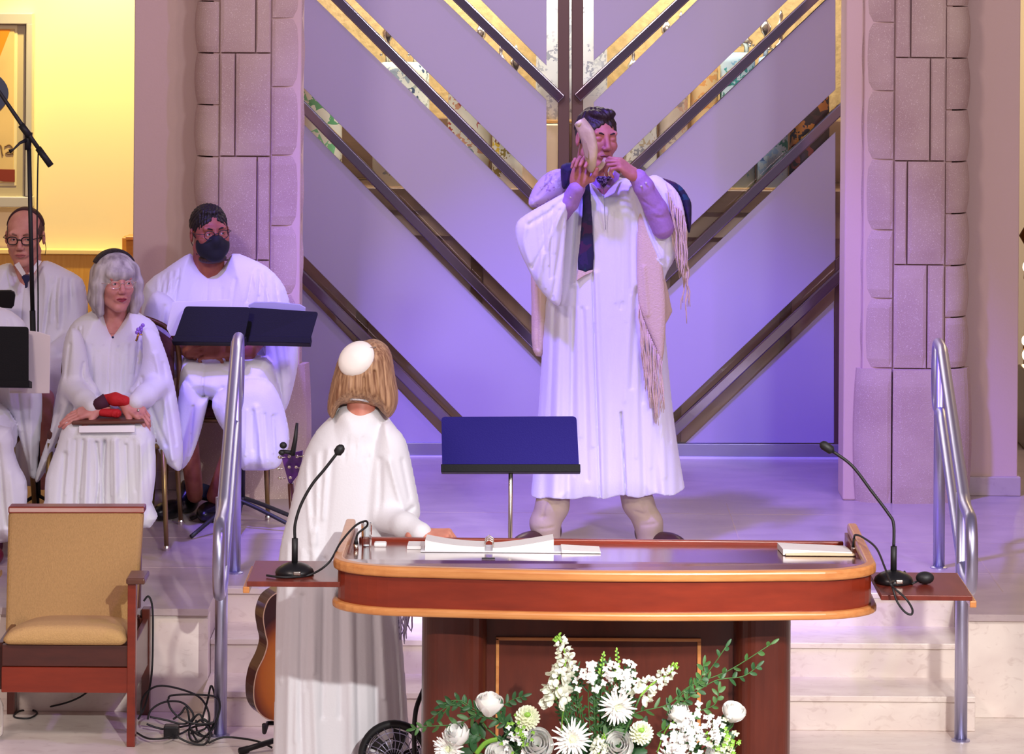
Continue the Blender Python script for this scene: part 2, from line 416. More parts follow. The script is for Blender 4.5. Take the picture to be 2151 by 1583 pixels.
def surf(name, parts, material, parent=None, world=True):
    vs = []; fs = []; n = 0
    for (v, f, M) in parts:
        if M is not None:
            A = np.array(M); v = v @ A[:3, :3].T + A[:3, 3]
            if np.linalg.det(A[:3, :3]) < 0: f = f[:, ::-1]
        vs.append(v); fs.append(f + n); n += len(v)
    return mesh_obj(name, np.concatenate(vs), np.concatenate(fs), material, parent, world, smooth=True)
# ------------------------------------------------------------------ shared materials
M_marble = marble('marble', rgb(188, 172, 172), rgb(172, 156, 160), rgb(150, 124, 130))
M_marble_low = marble('marble_lower', rgb(234, 224, 214), rgb(218, 204, 196), rgb(160, 130, 120))
M_stone = stone('limestone', rgb(196, 172, 162), rgb(178, 150, 145), rgb(222, 206, 198))
M_wall = mat('plaster_wall', rgb(206, 178, 172), .8, bump=.08, bscale=90)
M_yellow = mat('cream_wall', rgb(240, 226, 196), .7)
M_gold = mat('gold_paper', rgb(226, 196, 136), .6, bump=.4, bscale=45, vary=.25, vscale=30)
M_frost = mat('frosted_glass', rgb(182, 174, 200), .42, bump=.03, bscale=25, spec=.4)
M_chrome = mat('polished_steel', (.30, .26, .36, 1), .13, 1, bump=.02, bscale=5)
M_steel = mat('brushed_steel', (.50, .50, .70, 1), .36, 1)
M_bronze = mat('bronze_frame', rgb(120, 96, 92), .35, .7)
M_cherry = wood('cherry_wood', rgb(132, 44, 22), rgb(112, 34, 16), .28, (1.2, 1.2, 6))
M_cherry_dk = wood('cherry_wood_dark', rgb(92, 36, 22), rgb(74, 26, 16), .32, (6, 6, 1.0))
M_oak = wood('oak_trim', rgb(206, 142, 84), rgb(186, 116, 62), .3)
M_black = mat('black_plastic', rgb(16, 16, 20), .35)
M_rubber = mat('black_rubber', rgb(22, 22, 26), .55)
M_desk = mat('dark_desk_metal', rgb(9, 9, 15), .6, bump=.1, bscale=200, spec=.2)
M_paper = mat('white_paper', rgb(236, 234, 236), .7)
M_robe = mat('white_robe_cloth', rgb(224, 224, 232), .75, bump=.10, bscale=140, sheen=.2)
M_silver = mat('silver', (.75, .70, .62, 1), .25, 1)
M_glass = mat('clear_glass', (.9, .95, .95, 1), .03, trans=1)

# ------------------------------------------------------------------ floor, stage, stairs
def struct(o): o['kind'] = 'structure'; return o
struct(MB().box(-7, 7, -12, -.9, FLOOR - .2, FLOOR).build('floor', M_marble_low))
XL, XR = -1.13, 1.715
stg = MB()
stg.box(-7, XL, -1.18, -1.10, FLOOR, -.025).box(XR, 7, -1.18, -1.10, FLOOR, -.025)
struct(stg.build('wall_stage_front', M_marble_low, bevel=.003))
st = MB(); st.box(-7, XL, -1.195, -.78, -.025, 0).box(XR, 7, -1.195, -.78, -.025, 0).box(-7, 7, -.781, 6.5, -.1, 0)
st.box(-7, XL, -1.10, -.82, FLOOR, -.025).box(XR, 7, -1.10, -.82, FLOOR, -.025)
struct(st.build('floor_stage', M_marble))
stairs = MB()
for i, (yf, z) in enumerate([(-1.38, FLOOR + .13), (-1.10, FLOOR + .26), (-.82, 0)]):
    stairs.box(XL + .001, XR - .001, yf - .008, -.80 if i < 2 else -.78, z - .022, z)
    stairs.box(XL + .001, XR - .001, yf, -.80 if i < 2 else -.78, FLOOR, z - .022)
struct(stairs.build('staircase', M_marble_low, bevel=.003))
# inlaid marble joints on the stage
jt = MB()
for y in (-.45, .15, .75): jt.box(-6, 6, y, y + .004, 0, .0006)
for x in (-1.6, -.9, .95, 1.9): jt.box(x, x + .004, -.8, 1.0, 0, .0006)
struct(jt.build('trim_1', mat('grout', rgb(186, 166, 160), .6)))

# ------------------------------------------------------------------ walls
YW = 3.45
struct(MB().box(-7, 7.2, YW, YW + .1, 0, 4.2).build('wall_back', M_yellow))
struct(MB().box(-7.1, -7, -12, YW, FLOOR, 4.2).build('wall_left', M_wall))
struct(MB().box(7, 7.1, -12, YW, FLOOR, 4.2).build('wall_right', M_wall))
xa = P(280, 400, 1.25).x; xb = P(455, 400, 1.25).x
struct(MB().box(xa, xb, 1.25, 2.35, 0, 4.2).build('wall_left_of_ark', M_wall, bevel=.006))
xc = P(1990, 500, 1.25).x; xd = P(2140, 600, 1.25).x
struct(MB().box(xc, xd, 1.25, 2.35, 0, 4.2).build('wall_right_of_ark', M_wall, bevel=.006))
struct(MB().box(xc, xd + .012, 1.225, 2.35, 0, .085).build('baseboard_right', M_marble, bevel=.004))
struct(MB().box(xa - .012, xb, 1.225, 2.35, 0, .085).build('baseboard_left', M_marble, bevel=.004))
# wainscot and rail on the yellow wall
struct(MB().box(-7, xa - .3, YW - .05, YW, 0, P(100, 532, YW).z).build('wall_wainscot', wood('golden_panel', rgb(206, 160, 84), rgb(190, 140, 66), .4, (14, 14, 1), .1)))
zr = P(100, 526, YW).z
struct(MB().box(-7, xa + .6, YW - .07, YW, zr - .012, zr + .012).build('trim_2', mat('pale_rail', rgb(236, 214, 160), .4), bevel=.004))

def block(mb, x0, x1, z0, z1, yf, depth=.1, left=0, right=0, bulge=.006, nu=10, nv=8):
    """one stone of a pier: slightly pillowed face, optional barrel-rounded left or right side"""
    vs = []; fs = []
    g = .0035; x0 += g; x1 -= g; z0 += g; z1 -= g
    for j in range(nv + 1):
        for i in range(nu + 1):
            u = i / nu; v = j / nv; e = .0
            b = min(1, min(u if not left else 1, (1 - u) if not right else 1, v, 1 - v) * 9)
            y = yf - bulge * (1 - (1 - b) ** 2)
            x = x0 + (x1 - x0) * u
            if right:
                a = u; y = yf + (1 - math.sqrt(max(1 - a ** 2.6, 0))) * depth * .9 - bulge * (1 - (1 - b) ** 2); x += .012 * math.sin(math.pi * v) * u
            if left:
                a = 1 - u; y = yf + (1 - math.sqrt(max(1 - a ** 2.6, 0))) * depth * .9 - bulge * (1 - (1 - b) ** 2); x -= .012 * math.sin(math.pi * v) * a
            vs.append((x, y, z0 + (z1 - z0) * v))
    n = nu + 1
    for j in range(nv):
        for i in range(nu): fs.append((j * n + i, j * n + i + 1, (j + 1) * n + i + 1, (j + 1) * n + i))
    m = len(vs)
    border = [i for i in range(n)] + [j * n + nu for j in range(1, nv + 1)] + [nv * n + i for i in range(nu - 1, -1, -1)] + [j * n for j in range(nv - 1, 0, -1)]
    for k in border: vs.append((vs[k][0], yf + depth, vs[k][2]))
    for q in range(len(border)):
        q2 = (q + 1) % len(border); fs.append((border[q], m + q, m + q2, border[q2]))
    mb.add(vs, fs)
YP = 1.05
def zz(py): return P(1075, py, YP).z
def pier(name, x, mir):
    """x(px) maps a column measured on the right-hand pier to world x; mir mirrors it"""
    mb = MB(); core = MB()
    def bl(a, b, t, bt, yf, **k):
        xa_, xb_ = x(a), x(b)
        if mir: xa_, xb_ = xb_, xa_; k['left'], k['right'] = k.get('right', 0), k.get('left', 0)
        block(mb, xa_, xb_, zz(bt), zz(t), yf, **k)
    rows = [-320, -102, 115, 332, 550, 768]; split = [1948, 1905, 1910, 1952, 1905, 1948]
    for i in range(5):
        s_ = [1952, 1910, 1952, 1905, 1948][i]
        bl(1877, s_, rows[i], rows[i + 1], YP); bl(s_, 1985, rows[i], rows[i + 1], YP)
    for a in range(-320, 768, 109):
        bl(1985, 2040, a, min(a + 109, 768), YP + .012, right=1, depth=.13)
    ii = [-246, -102, 42, 186, 330, 478, 622, 768]
    for a, b in zip(ii[:-1], ii[1:]): bl(1812, 1877, a, b, YP + .012, left=1, depth=.05)
    bl(1794, 1875, 768, 1052, YP - .02, depth=.12, left=1); bl(1875, 2046, 768, 1052, YP - .03, depth=.14, right=1, nu=20)
    xs = sorted([x(1776), x(2000)])
    if mir: xs[1] = x(1816)
    core.box(xs[0], xs[1], YP + .045, YP + .26, 0, 3.1)
    m1 = sorted([x(1814), x(2000)]); core.box(m1[0], m1[1], YP + .022, YP + .05, 0, 3.1)
    r = thing(name, ((xs[0] + xs[1]) / 2, YP + .12, 0), None, None); r['kind'] = 'structure'
    mb.build('stone_facing', M_stone, r, smooth=False); core.build('core', M_wall, r, bevel=.008)
s3 = F / (YP - CY)
pier('wall_pier_right', lambda px: (px + 5 - CX0) / s3 + .0, False)
pier('wall_pier_left', lambda px: (2444 - px + 5 - CX0) / s3, True)

# ------------------------------------------------------------------ the ark: doors of frosted panels, menorah bars
YA = 2.15
def poly_world(pts, Y): return [(P(a, b, Y).x, P(a, b, Y).z) for a, b in pts]
RZ = Matrix.Rotation(math.pi / 2, 4, 'X')      # xy outline -> xz plane (z -> -y)
def slab(pts, Y, th, name, material, parent, bevel=.002):
    q = poly_world(pts, Y); mb = MB(); mb.prism(q, -Y - th, -Y, RZ); return mb.build(name, material, parent, bevel=bevel)
def bar(p, q, w, name, parent, Y=YA - .02, th=.045):
    a = P(p[0], p[1], Y); b = P(q[0], q[1], Y); d = (b - a); n = Vector((-d.z, 0, d.x)).normalized() * w / 2
    pts = [(a + n), (b + n), (b - n), (a - n)]
    mb = MB(); mb.prism([(v.x, v.z) for v in pts], -Y, -Y + th, RZ); return mb.build(name, M_chrome, parent, bevel=.006)
def door(name, xs, frost, bars, stile, rail):
    r = thing(name, (P(xs, 958, YA).x, YA, 0), None, None); r['kind'] = 'structure'
    for pts in frost: slab(pts, YA, .012, 'frosted_panel', M_frost, r)
    for p, q in bars: bar(p, q, .048, 'menorah_bar', r)
    slab(stile, YA - .005, .05, 'stile', M_bronze, r, .004)
    slab(rail, YA - .01, .05, 'bottom_rail', M_steel, r, .004)
    return r
T = -130
door('door_1', 900,
     [[(775 - 160, T), (932 - 125, T), (932, 0), (1148, 210), (1148, 398), (745, 0)],
      [(1010 - 100, T), (1148, T), (1148, 138), (1010, 0)],
      [(560, T), (560, 105), (633, 180), (1148, 695), (1148, 470), (665, 0), (540, T)],
      [(560, 182), (1148, 775), (1148, 930), (1025, 930), (560, 458)],
      [(560, 528), (945, 930), (560, 930)]],
     [((545, 128), (1180, 778)), ((570, -142), (1180, 472)), ((820, -142), (1180, 208)), ((560, 502), (985, 925))],
     [(1172, T), (1196, T), (1196, 930), (1172, 930)],
     [(560, 929), (1196, 929), (1196, 957), (560, 957)])
door('door_2', 1500,
     [[(1247, T), (1525, T), (1386, 0), (1247, 128)],
      [(1604, T), (1800, T), (1655, 0), (1247, 390), (1247, 215), (1465, 0)],
      [(1860, T), (1755, T + 110), (1755, 188), (1247, 665), (1247, 460), (1733, 0), (1755, -20)],
      [(1755, 277), (1755, 545), (1395, 885), (1350, 930), (1247, 930), (1247, 755)],
      [(1752, 632), (1752, 930), (1440, 930)]],
     [((1212, 205), (1580, -138)), ((1212, 462), (1850, -138)), ((1212, 752), (1800, 195)), ((1385, 930), (1800, 542))],
     [(1201, T), (1225, T), (1225, 930), (1201, 930)],
     [(1201, 930), (1772, 933), (1772, 961), (1201, 958)])
fr = thing('trim_3', (P(1772, 960, YA).x, YA, 0), None, None); fr['kind'] = 'structure'
slab([(1755, 545), (1773, 530), (1773, 935), (1752, 935)], YA - .008, .03, 'door_post', M_bronze, fr)
slab([(1771, T), (1800, T), (1800, 961), (1771, 961)], YA - .01, .06, 'door_jamb', mat('jamb_paint', rgb(150, 128, 140), .5), fr)
slab([(560, 957), (1196, 957), (1772, 961), (1772, 966), (560, 962)], YA - .015, .05, 'threshold', mat('pale_threshold', rgb(225, 222, 230), .4), fr)
slab([(622, T), (633, T), (633, 930), (622, 930)], YA - .008, .04, 'door_post', M_steel, fr)
# clear pane behind the bars
gm = bpy.data.materials.new('door_glass'); gm.use_nodes = True; nt = gm.node_tree
for n_ in list(nt.nodes):
    if n_.type == 'BSDF_PRINCIPLED': nt.nodes.remove(n_)
o_ = [n_ for n_ in nt.nodes if n_.type == 'OUTPUT_MATERIAL'][0]
tr = nd(nt, 'ShaderNodeBsdfTransparent'); gl = nd(nt, 'ShaderNodeBsdfGlossy'); gl.inputs['Roughness'].default_value = .03
fz = nd(nt, 'ShaderNodeFresnel'); mx_ = nd(nt, 'ShaderNodeMixShader')
nt.links.new(fz.outputs[0], mx_.inputs[0]); nt.links.new(tr.outputs[0], mx_.inputs[1]); nt.links.new(gl.outputs[0], mx_.inputs[2]); nt.links.new(mx_.outputs[0], o_.inputs[0])
gp = struct(slab([(560, T), (1790, T), (1790, 955), (560, 955)], YA + .022, .004, 'window_1', gm, None, 0))
# inside of the ark
YI = 2.95
ark = None; NI = [3]
def arkbox(x0, x1, t, b, Yf, Yb, name, material, bev=.004):
    NI[0] += 1; a = P(x0, b, Yf); c_ = P(x1, t, Yf); return struct(MB().box(a.x, c_.x, Yf, Yb, a.z, c_.z).build('wall_ark_back' if 'back' in name else 'trim_%d' % NI[0], material, None, bevel=bev))
arkbox(480, 1880, -300, 300, YI - .04, YI, 'gold_back_panel', M_gold)
M_arkwood = wood('ark_walnut', rgb(140, 110, 86), rgb(122, 94, 70), .4, (1, 6, 6), .1)
M_tan = mat('ark_tan_panel', rgb(222, 196, 164), .6)
arkbox(480, 1880, 255, 372, YI - .10, YI - .04, 'lower_panel', M_arkwood)
YS = 2.42
arkbox(480, 1880, 402, 440, YS, YI, 'scroll_shelf', M_arkwood)
arkbox(480, 1880, 440, 492, YS + .06, YS + .1, 'shelf_skirt', M_tan)
arkbox(480, 1880, 492, 970, YS + .12, YS + .16, 'cabinet_front', mat('ark_mauve_panel', rgb(196, 164, 150), .5))
for x_ in (760, 1000, 1200, 1420, 1650): arkbox(x_ - 14, x_ + 14, 492, 930, YS + .10, YS + .12, 'cabinet_stile', M_arkwood)
arkbox(1095, 1172, 262, 400, YS + .10, YI - .1, 'centre_box', M_tan)
arkbox(1225, 1290, 262, 400, YS + .10, YI - .1, 'centre_box', M_tan)
struct(MB().box(-1.5, 2.2, 2.28, YI + .1, 3.05, 3.1).build('ceiling_ark', M_arkwood))
struct(MB().box(-1.55, -1.5, 2.28, YI + .1, 0, 3.1).box(2.2, 2.25, 2.28, YI + .1, 0, 3.1).build('wall_ark_side', M_arkwood))

def scroll(px, w, cols, base, top, Yc, label, finial=True, bottom=400, sc=14, thr=.45):
    c_ = P(px, bottom, Yc); z1 = P(px, top, Yc).z; s_ = F / (Yc - CY); hw = w / 2 / s_
    r = thing('torah_scroll', (c_.x, Yc, c_.z), label, 'torah scroll', 'dressed scrolls standing in the ark')
    h = z1 - c_.z; mb = MB(); n = 28; prof = [(1.0, 0), (1.0, .3), (.98, .7), (.96, .93), (.9, .985), (.6, 1.0)]
    vs = []; fs = []
    for (q, t) in prof:
        for k in range(n):
            a = 2 * math.pi * k / n; fl = 1 + .03 * math.sin(9 * a) * (1 - t)
            vs.append((hw * q * fl * math.copysign(abs(math.cos(a)) ** .75, math.cos(a)), .075 * q * fl * math.sin(a), h * t))
    for i in range(len(prof) - 1):
        for k in range(n): fs.append((i * n + k, i * n + (k + 1) % n, (i + 1) * n + (k + 1) % n, (i + 1) * n + k))
    fs.append(tuple((len(prof) - 1) * n + k for k in range(n))); fs.append(tuple(range(n - 1, -1, -1)))
    mb.add(vs, fs).build('mantle', patchy('mantle_cloth', base, cols, sc, thr), r, world=False, smooth=True)
    fb = MB().box(-hw * 1.02, hw * 1.02, -.079, .079, .004, .02).build('hem_band', mat('hem_gold', rgb(170, 130, 70), .4), r, world=False, bevel=.004)
    if finial:
        for sx in (-1, 1):
            f = MB().lathe([(.012, 0), (.014, .03), (.03, .045), (.032, .055), (.012, .07), (.010, .10), (.026, .12), (.030, .145), (.018, .165), (.008, .18), (.012, .20), (.004, .225)], (sx * hw * .48, 0, h), 16).build('finial', M_silver, r, world=False, smooth=True)
            for k in range(4):
                a = k * math.pi / 2 + .4; MB().ball((sx * hw * .48 + .036 * math.cos(a), .036 * math.sin(a), h + .036), .008, 8).build('bell', M_silver, f, world=False, smooth=True)
    return r
W0 = rgb(226, 224, 214)
scroll(672, 92, [rgb(90, 160, 110), rgb(150, 80, 70), rgb(120, 190, 140)], W0, 150, 2.62, 'torah scroll in white mantle with green flowers, leftmost in the ark')
scroll(842, 120, [rgb(150, 165, 180), rgb(170, 180, 170), rgb(60, 80, 110)], rgb(222, 226, 216), 130, 2.60, 'torah scroll in pale mantle with grey blue embroidery, second from left in the ark')
scroll(985, 92, [rgb(170, 70, 60), rgb(120, 140, 150), rgb(200, 150, 120)], W0, 128, 2.62, 'torah scroll in white mantle with red brown letters, third from left in the ark')
scroll(1066, 66, [rgb(220, 190, 50), rgb(150, 130, 50), rgb(140, 90, 60)], W0, 190, 2.55, 'torah scroll in white mantle with yellow blooms, behind the horn blower shoulder')
scroll(1200, 150, [rgb(170, 175, 190), rgb(150, 155, 170), rgb(190, 195, 205)], rgb(212, 216, 220), -60, 2.66, 'tall silver grey torah scroll behind the centre stem of the ark doors', bottom=258, sc=22)
scroll(1345, 70, [rgb(180, 170, 160), rgb(150, 150, 160), rgb(200, 180, 150)], rgb(228, 226, 222), 200, 2.58, 'torah scroll in plain white mantle, just right of the horn blower head')
scroll(1413, 62, [rgb(210, 170, 150), rgb(200, 180, 160), rgb(170, 150, 150)], rgb(214, 196, 180), 120, 2.60, 'torah scroll in beige pink mantle, right half of the ark')
scroll(1478, 60, [rgb(226, 160, 90), rgb(200, 140, 80), rgb(240, 190, 120)], rgb(232, 196, 140), 130, 2.62, 'torah scroll in orange cream mantle, beside the teal one')
scroll(1548, 76, [rgb(40, 130, 130), rgb(110, 160, 190), rgb(20, 100, 90)], rgb(168, 190, 204), 110, 2.60, 'torah scroll in pale blue mantle with teal shapes, right half of the ark')
scroll(1622, 66, [rgb(40, 80, 140), rgb(120, 150, 190), rgb(20, 100, 90)], rgb(150, 168, 190), 118, 2.56, 'torah scroll in blue mantle, second from right in the ark')
scroll(1700, 84, [rgb(190, 120, 40), rgb(120, 50, 40), rgb(60, 30, 40)], rgb(30, 20, 26), 190, 2.60, 'torah scroll in black mantle with orange figures, rightmost in the ark', sc=9)

# ------------------------------------------------------------------ right alcove seen past the wall edge
lp = thing('candle_lamp', (P(2158, 640, 2.9).x, 2.9, 0), 'gold candle lamp on a dark stand, cut by the right edge of the photo', 'lamp')
x_ = P(2160, 640, 2.9).x
mb = MB(); mb.lathe([(.11, 0), (.11, .02), (.02, .05), (.02, .95), (.05, 1.0), (.02, 1.05), (.02, 1.3)], (x_, 2.9, 0), 16); mb.build('stand', mat('aged_brass', rgb(120, 80, 40), .35, .8), lp, smooth=True)
for (px, py) in ((2154, 560), (2152, 715), (2153, 745)):
    c_ = P(px, py, 2.86); MB().ball(c_, (.014, .014, .024), 12).build('bulb', mat('warm_bulb', rgb(255, 240, 190), .4, emit=(1, .8, .45, 1), es=14), lp, smooth=True)
    MB().tube([c_ + Vector((0, 0, -.02)), c_ + Vector((0, .02, -.06)), Vector((x_, 2.9, c_.z - .07))], .006, 8).build('arm', mat('lamp_brass', rgb(170, 120, 60), .3, .9), lp, smooth=True)
cb = thing('alcove_cabinet', (P(2200, 1000, 2.6).x, 2.6, 0), 'dark wooden cabinet in the alcove at the right edge of the photo', 'cabinet')
a_ = P(2142, 1004, 2.6); MB().box(a_.x, a_.x + .5, 2.45, 2.7, 0, P(2142, 770, 2.6).z).build('body', M_cherry_dk, cb, bevel=.01)

# ------------------------------------------------------------------ handrails
def handrail(label, top_px, up_post, low_post, low_px, Yt=-.15, Yl=-1.90):
    a = P(top_px[0], top_px[1], Yt); b = P(low_px[0], low_px[1], Yl)
    drop = .30; R = .0225
    # racetrack loop in a vertical plane, sloping down with the stairs
    a = a - Vector((0, 0, R)); b = b - Vector((0, 0, R)); d = (b - a); dh = Vector((d.x, d.y, 0)).normalized()
    rr = .13
    def bend(c, s_):
        return [c + dh * (s_ * rr * math.sin(t)) * .75 + Vector((0, 0, -rr + rr * math.cos(t))) for t in [math.pi * k / 12 for k in range(13)]]
    # straight flats at each end, slope between
    A1 = a + dh * .10; A2 = a + dh * .30; B1 = b - dh * .10; B2 = b - dh * .30
    top = [A1, A2] + [A2 + (B2 - A2) * t for t in (.05, .25, .5, .75, .95)] + [B2, B1]
    endb = bend(B1, 1); bot = [p - Vector((0, 0, 2 * rr)) for p in top[::-1]]; enda = [A1 - (q - A1) * 0 for q in []]
    e2 = [A1 - dh * (rr * .75 * math.sin(t)) + Vector((0, 0, -rr - rr * math.cos(t))) for t in [math.pi * k / 12 for k in range(13)]]
    path = top[:-1] + endb + bot[1:-1] + e2[:-1]
    r = thing('handrail', (up_post[0], up_post[1], 0) if False else (a.x, (Yt + Yl) / 2, FLOOR), label, 'handrail', 'handrails at the two ends of the steps')
    MB().tube(path, R, 14, closed=True).build('rail_loop', M_steel, r, smooth=True)
    for (px, py, zb) in ((up_post[0], up_post[1], 0), (low_post[0], low_post[1], FLOOR)):
        q = PZ(px, py, zb); t = (q.y - A1.y) / (B1.y - A1.y)
        z = a.z + (b.z - a.z) * min(max((q.y - A2.y) / (B2.y - A2.y), 0), 1)
        MB().tube([q, Vector((q.x, q.y, z))], .0235, 14).build('post', M_steel, r, smooth=True)
        MB().lathe([(.034, 0), (.034, .004), (.024, .008)], q, 18).build('foot_flange', M_steel, r, smooth=False)
handrail('steel handrail on the left, between the brown armchair and the guitar', (503, 690), (493, 1203), (463, 1545), (460, 1092))
handrail('steel handrail at the right end of the steps', (1968, 702), (1972, 1192), (2018, 1555), (2042, 1082))
# ================================================================== LECTERN
LZ = .65; LR = Matrix.Translation((.287, -3.215, 0)) @ Matrix.Rotation(math.radians(-.6), 4, 'Z')
def dshape(hw, yf, yb, r, bow=.035, n=10):
    """plan outline: bowed front with rounded corners, straight back"""
    pts = [(-hw, yb)]
    for k in range(n + 1):
        a = math.pi + (math.pi / 2) * k / n; pts.append((-hw + r + r * math.cos(a), yf + r * .62 + r * .62 * math.sin(a)))
    for k in range(1, 16):
        t = k / 16; pts.append((-hw + r + (2 * hw - 2 * r) * t, yf - bow * math.sin(math.pi * t)))
    for k in range(n + 1):
        a = 1.5 * math.pi + (math.pi / 2) * k / n; pts.append((hw - r + r * math.cos(a), yf + r * .62 + r * .62 * math.sin(a)))
    pts.append((hw, yb)); return pts
lect = thing('lectern', (.287, -3.2, FLOOR), 'large cherry wood lectern with oak edging, flowers standing before it', 'lectern')
YF, YB = -.37, .375                      # local front / back
def ring(out, inn, z0, z1):
    """a band between two plan outlines, open at the back"""
    mb = MB(); n = len(out); vs = [(x, y, z) for z in (z0, z1) for (x, y) in out] + [(x, y, z) for z in (z0, z1) for (x, y) in inn]; fs = []
    for i in range(n - 1):
        fs += [(i, i + 1, n + i + 1, n + i), (2 * n + i + 1, 2 * n + i, 3 * n + i, 3 * n + i + 1), (n + i, n + i + 1, 3 * n + i + 1, 3 * n + i), (i + 1, i, 2 * n + i, 2 * n + i + 1)]
    fs += [(0, n, 3 * n, 2 * n), (n - 1, 3 * n - 1, 4 * n - 1, 2 * n - 1)]
    return mb.add(vs, fs, LR)
HW = .81
ring(dshape(HW + .014, YF - .014, YB, .24), dshape(HW - .018, YF + .02, YB, .22), LZ - .026, LZ + .006).build('top_edging', M_oak, lect, smooth=False, bevel=.009)
ring(dshape(HW, YF, YB, .23), dshape(HW - .025, YF + .025, YB, .21), LZ - .118, LZ - .026).build('apron', M_cherry, lect, smooth=False)
ring(dshape(HW + .016, YF - .016, YB, .24), dshape(HW - .03, YF + .03, YB, .21), LZ - .142, LZ - .118).build('bottom_edging', M_oak, lect, smooth=False, bevel=.008)
# reading surface slopes down towards the reader
out = dshape(HW - .018, YF + .02, YB, .22); mb = MB(); n = len(out)
def sz(y): return LZ - .002 - max(0, (y - YF - .12)) * .105
M_top = mat('lacquered_top', rgb(120, 62, 54), .12, coat=.6, vary=.12, vscale=3)
mb.add([(x, y, sz(y)) for x, y in out] + [(x, y, sz(y) - .02) for x, y in out], [tuple(range(n)), tuple(range(2 * n - 1, n - 1, -1))] + [(i, n + i, n + (i + 1) % n, (i + 1) % n) for i in range(n)], LR)
me_ = mb.build('reading_surface', M_top, lect)
MB().box(-HW + .03, HW - .03, YB - .02, YB, LZ - .14, sz(YB) + .016, LR).build('back_ledge', M_cherry, lect, bevel=.004)
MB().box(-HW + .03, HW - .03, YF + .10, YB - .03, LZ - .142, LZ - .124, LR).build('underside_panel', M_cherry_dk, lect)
# pedestal: two rounded columns with caps and a recessed panel between them
for s_, (a, b) in ((-1, (884, 1022)), (1, (1546, 1666))):
    yl = -3.215 + YF + .19; xa_, xb_ = P(a, 1400, yl).x, P(b, 1400, yl).x; cx_ = (xa_ + xb_) / 2; hw = (xb_ - xa_) / 2
    pts = [(cx_ + hw, yl + .36)] + [(cx_ + hw * math.copysign(abs(math.cos(t)) ** .55, math.cos(t)), yl + .11 - .11 * abs(math.sin(t)) ** .8) for t in [math.pi * k / 24 for k in range(25)]] + [(cx_ - hw, yl + .36)]
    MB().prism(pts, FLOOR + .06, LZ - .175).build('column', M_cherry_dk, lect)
    cap = [(cx_ + (x - cx_) * 1.05, yl + .11 + (y - yl - .11) * 1.16) for x, y in pts]
    MB().prism(cap, LZ - .175, LZ - .143).build('column_cap', wood('cap_wood_%d' % s_, rgb(92, 52, 34), rgb(80, 42, 28), .3), lect, bevel=.008)
    MB().prism(cap, FLOOR, FLOOR + .06).build('plinth', M_cherry_dk, lect, bevel=.006)
yp = -3.215 + YF + .30
xa_, xb_ = P(1010, 1400, yp).x, P(1556, 1400, yp).x
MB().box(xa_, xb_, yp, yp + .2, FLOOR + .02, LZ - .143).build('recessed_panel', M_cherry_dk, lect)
def pz(py): return P(1270, py, yp).z
for nm, q in (('inlay_strip', (P(1051, 0, yp).x, P(1058, 0, yp).x, pz(1583) - .2, pz(1340))), ('inlay_strip', (P(1474, 0, yp).x, P(1482, 0, yp).x, pz(1583) - .2, pz(1345))), ('inlay_strip', (P(1051, 0, yp).x, P(1482, 0, yp).x, pz(1345), pz(1338)))):
    MB().box(q[0], q[1], yp - .008, yp + .004, q[2], q[3]).build(nm, M_oak, lect, bevel=.002)
# pull-out side boards
bd = []
for lab, x0, x1, ya, yb, z in (('cherry wood pull-out board on the left side of the lectern, holding a microphone', P(518, 1228, -3.48).x, -.515, -3.47, -3.16, .585),
                               ('cherry wood pull-out board on the right side of the lectern, holding a microphone', 1.108, P(2038, 1240, -3.55).x, -3.60, -3.27, .585)):
    r = thing('side_board', ((x0 + x1) / 2, (ya + yb) / 2, z), lab, 'shelf', 'pull-out boards of the lectern')
    MB().box(x0, x1, ya, yb, z - .016, z).build('board', wood('side_board_wood', rgb(120, 50, 38), rgb(98, 38, 30), .25, (6, 1.2, 1)), r, bevel=.002)
    xe = x0 if 'left' in lab else x1
    MB().box(xe - (.012 if 'left' in lab else .008), xe + (.008 if 'left' in lab else .012), ya - .002, yb, z - .036, z - .016).build('end_lip', M_oak, r, bevel=.003)
    bd.append(r)

# ------------------------------------------------------------------ gooseneck microphones
def goose(label, bx, by, Yb, zb, pts, head, Yh):
    c_ = P(bx, by, Yb); c_.z = zb
    r = thing('gooseneck_microphone', c_, label, 'microphone', 'gooseneck microphones on the lectern boards')
    MB().lathe([(.058, 0), (.060, .006), (.056, .016), (.040, .028), (.022, .035), (.014, .037)], c_, 28).build('base', M_black, r, smooth=True)
    MB().box(c_.x + .0, c_.x + .022, c_.y - .062, c_.y - .05, zb + .008, zb + .020).build('switch', M_silver, r, bevel=.003)
    nk = [c_ + Vector((0, 0, .034)), c_ + Vector((0, 0, .11))] 
    MB().tube(nk, .0095, 12).build('neck_socket', M_rubber, r, smooth=True)
    path = spline([nk[1]] + [P(a, b, Yb + (Yh - Yb) * (i + 1) / len(pts)) for i, (a, b) in enumerate(pts)], 6)
    MB().tube(path, .0048, 10).build('gooseneck', M_rubber, r, smooth=True)
    e = path[-1]; d = (path[-1] - path[-4]).normalized()
    MB().tube([e, e + d * .006, e + d * head, e + d * (head + .008), e + d * (head + .013)], [.006, .0135, .0145, .011, .004], 14).build('capsule', M_rubber, r, smooth=True)
goose('black gooseneck microphone on the left board, in front of the woman in white', 619, 1192, -3.36, .585, [(620, 1100), (632, 1060), (655, 1018), (682, 985), (706, 954)], .022, -3.36)
goose('black gooseneck microphone on the right board of the lectern', 1877, 1200, -3.42, .585, [(1877, 1100), (1866, 1078), (1830, 1030), (1790, 978), (1750, 948)], .034, -3.36)
ws = P(1943, 1202, -3.44); ws.z = .585
r = thing('foam_windscreen', ws, 'small black round foam windscreen lying on the right lectern board', 'windscreen')
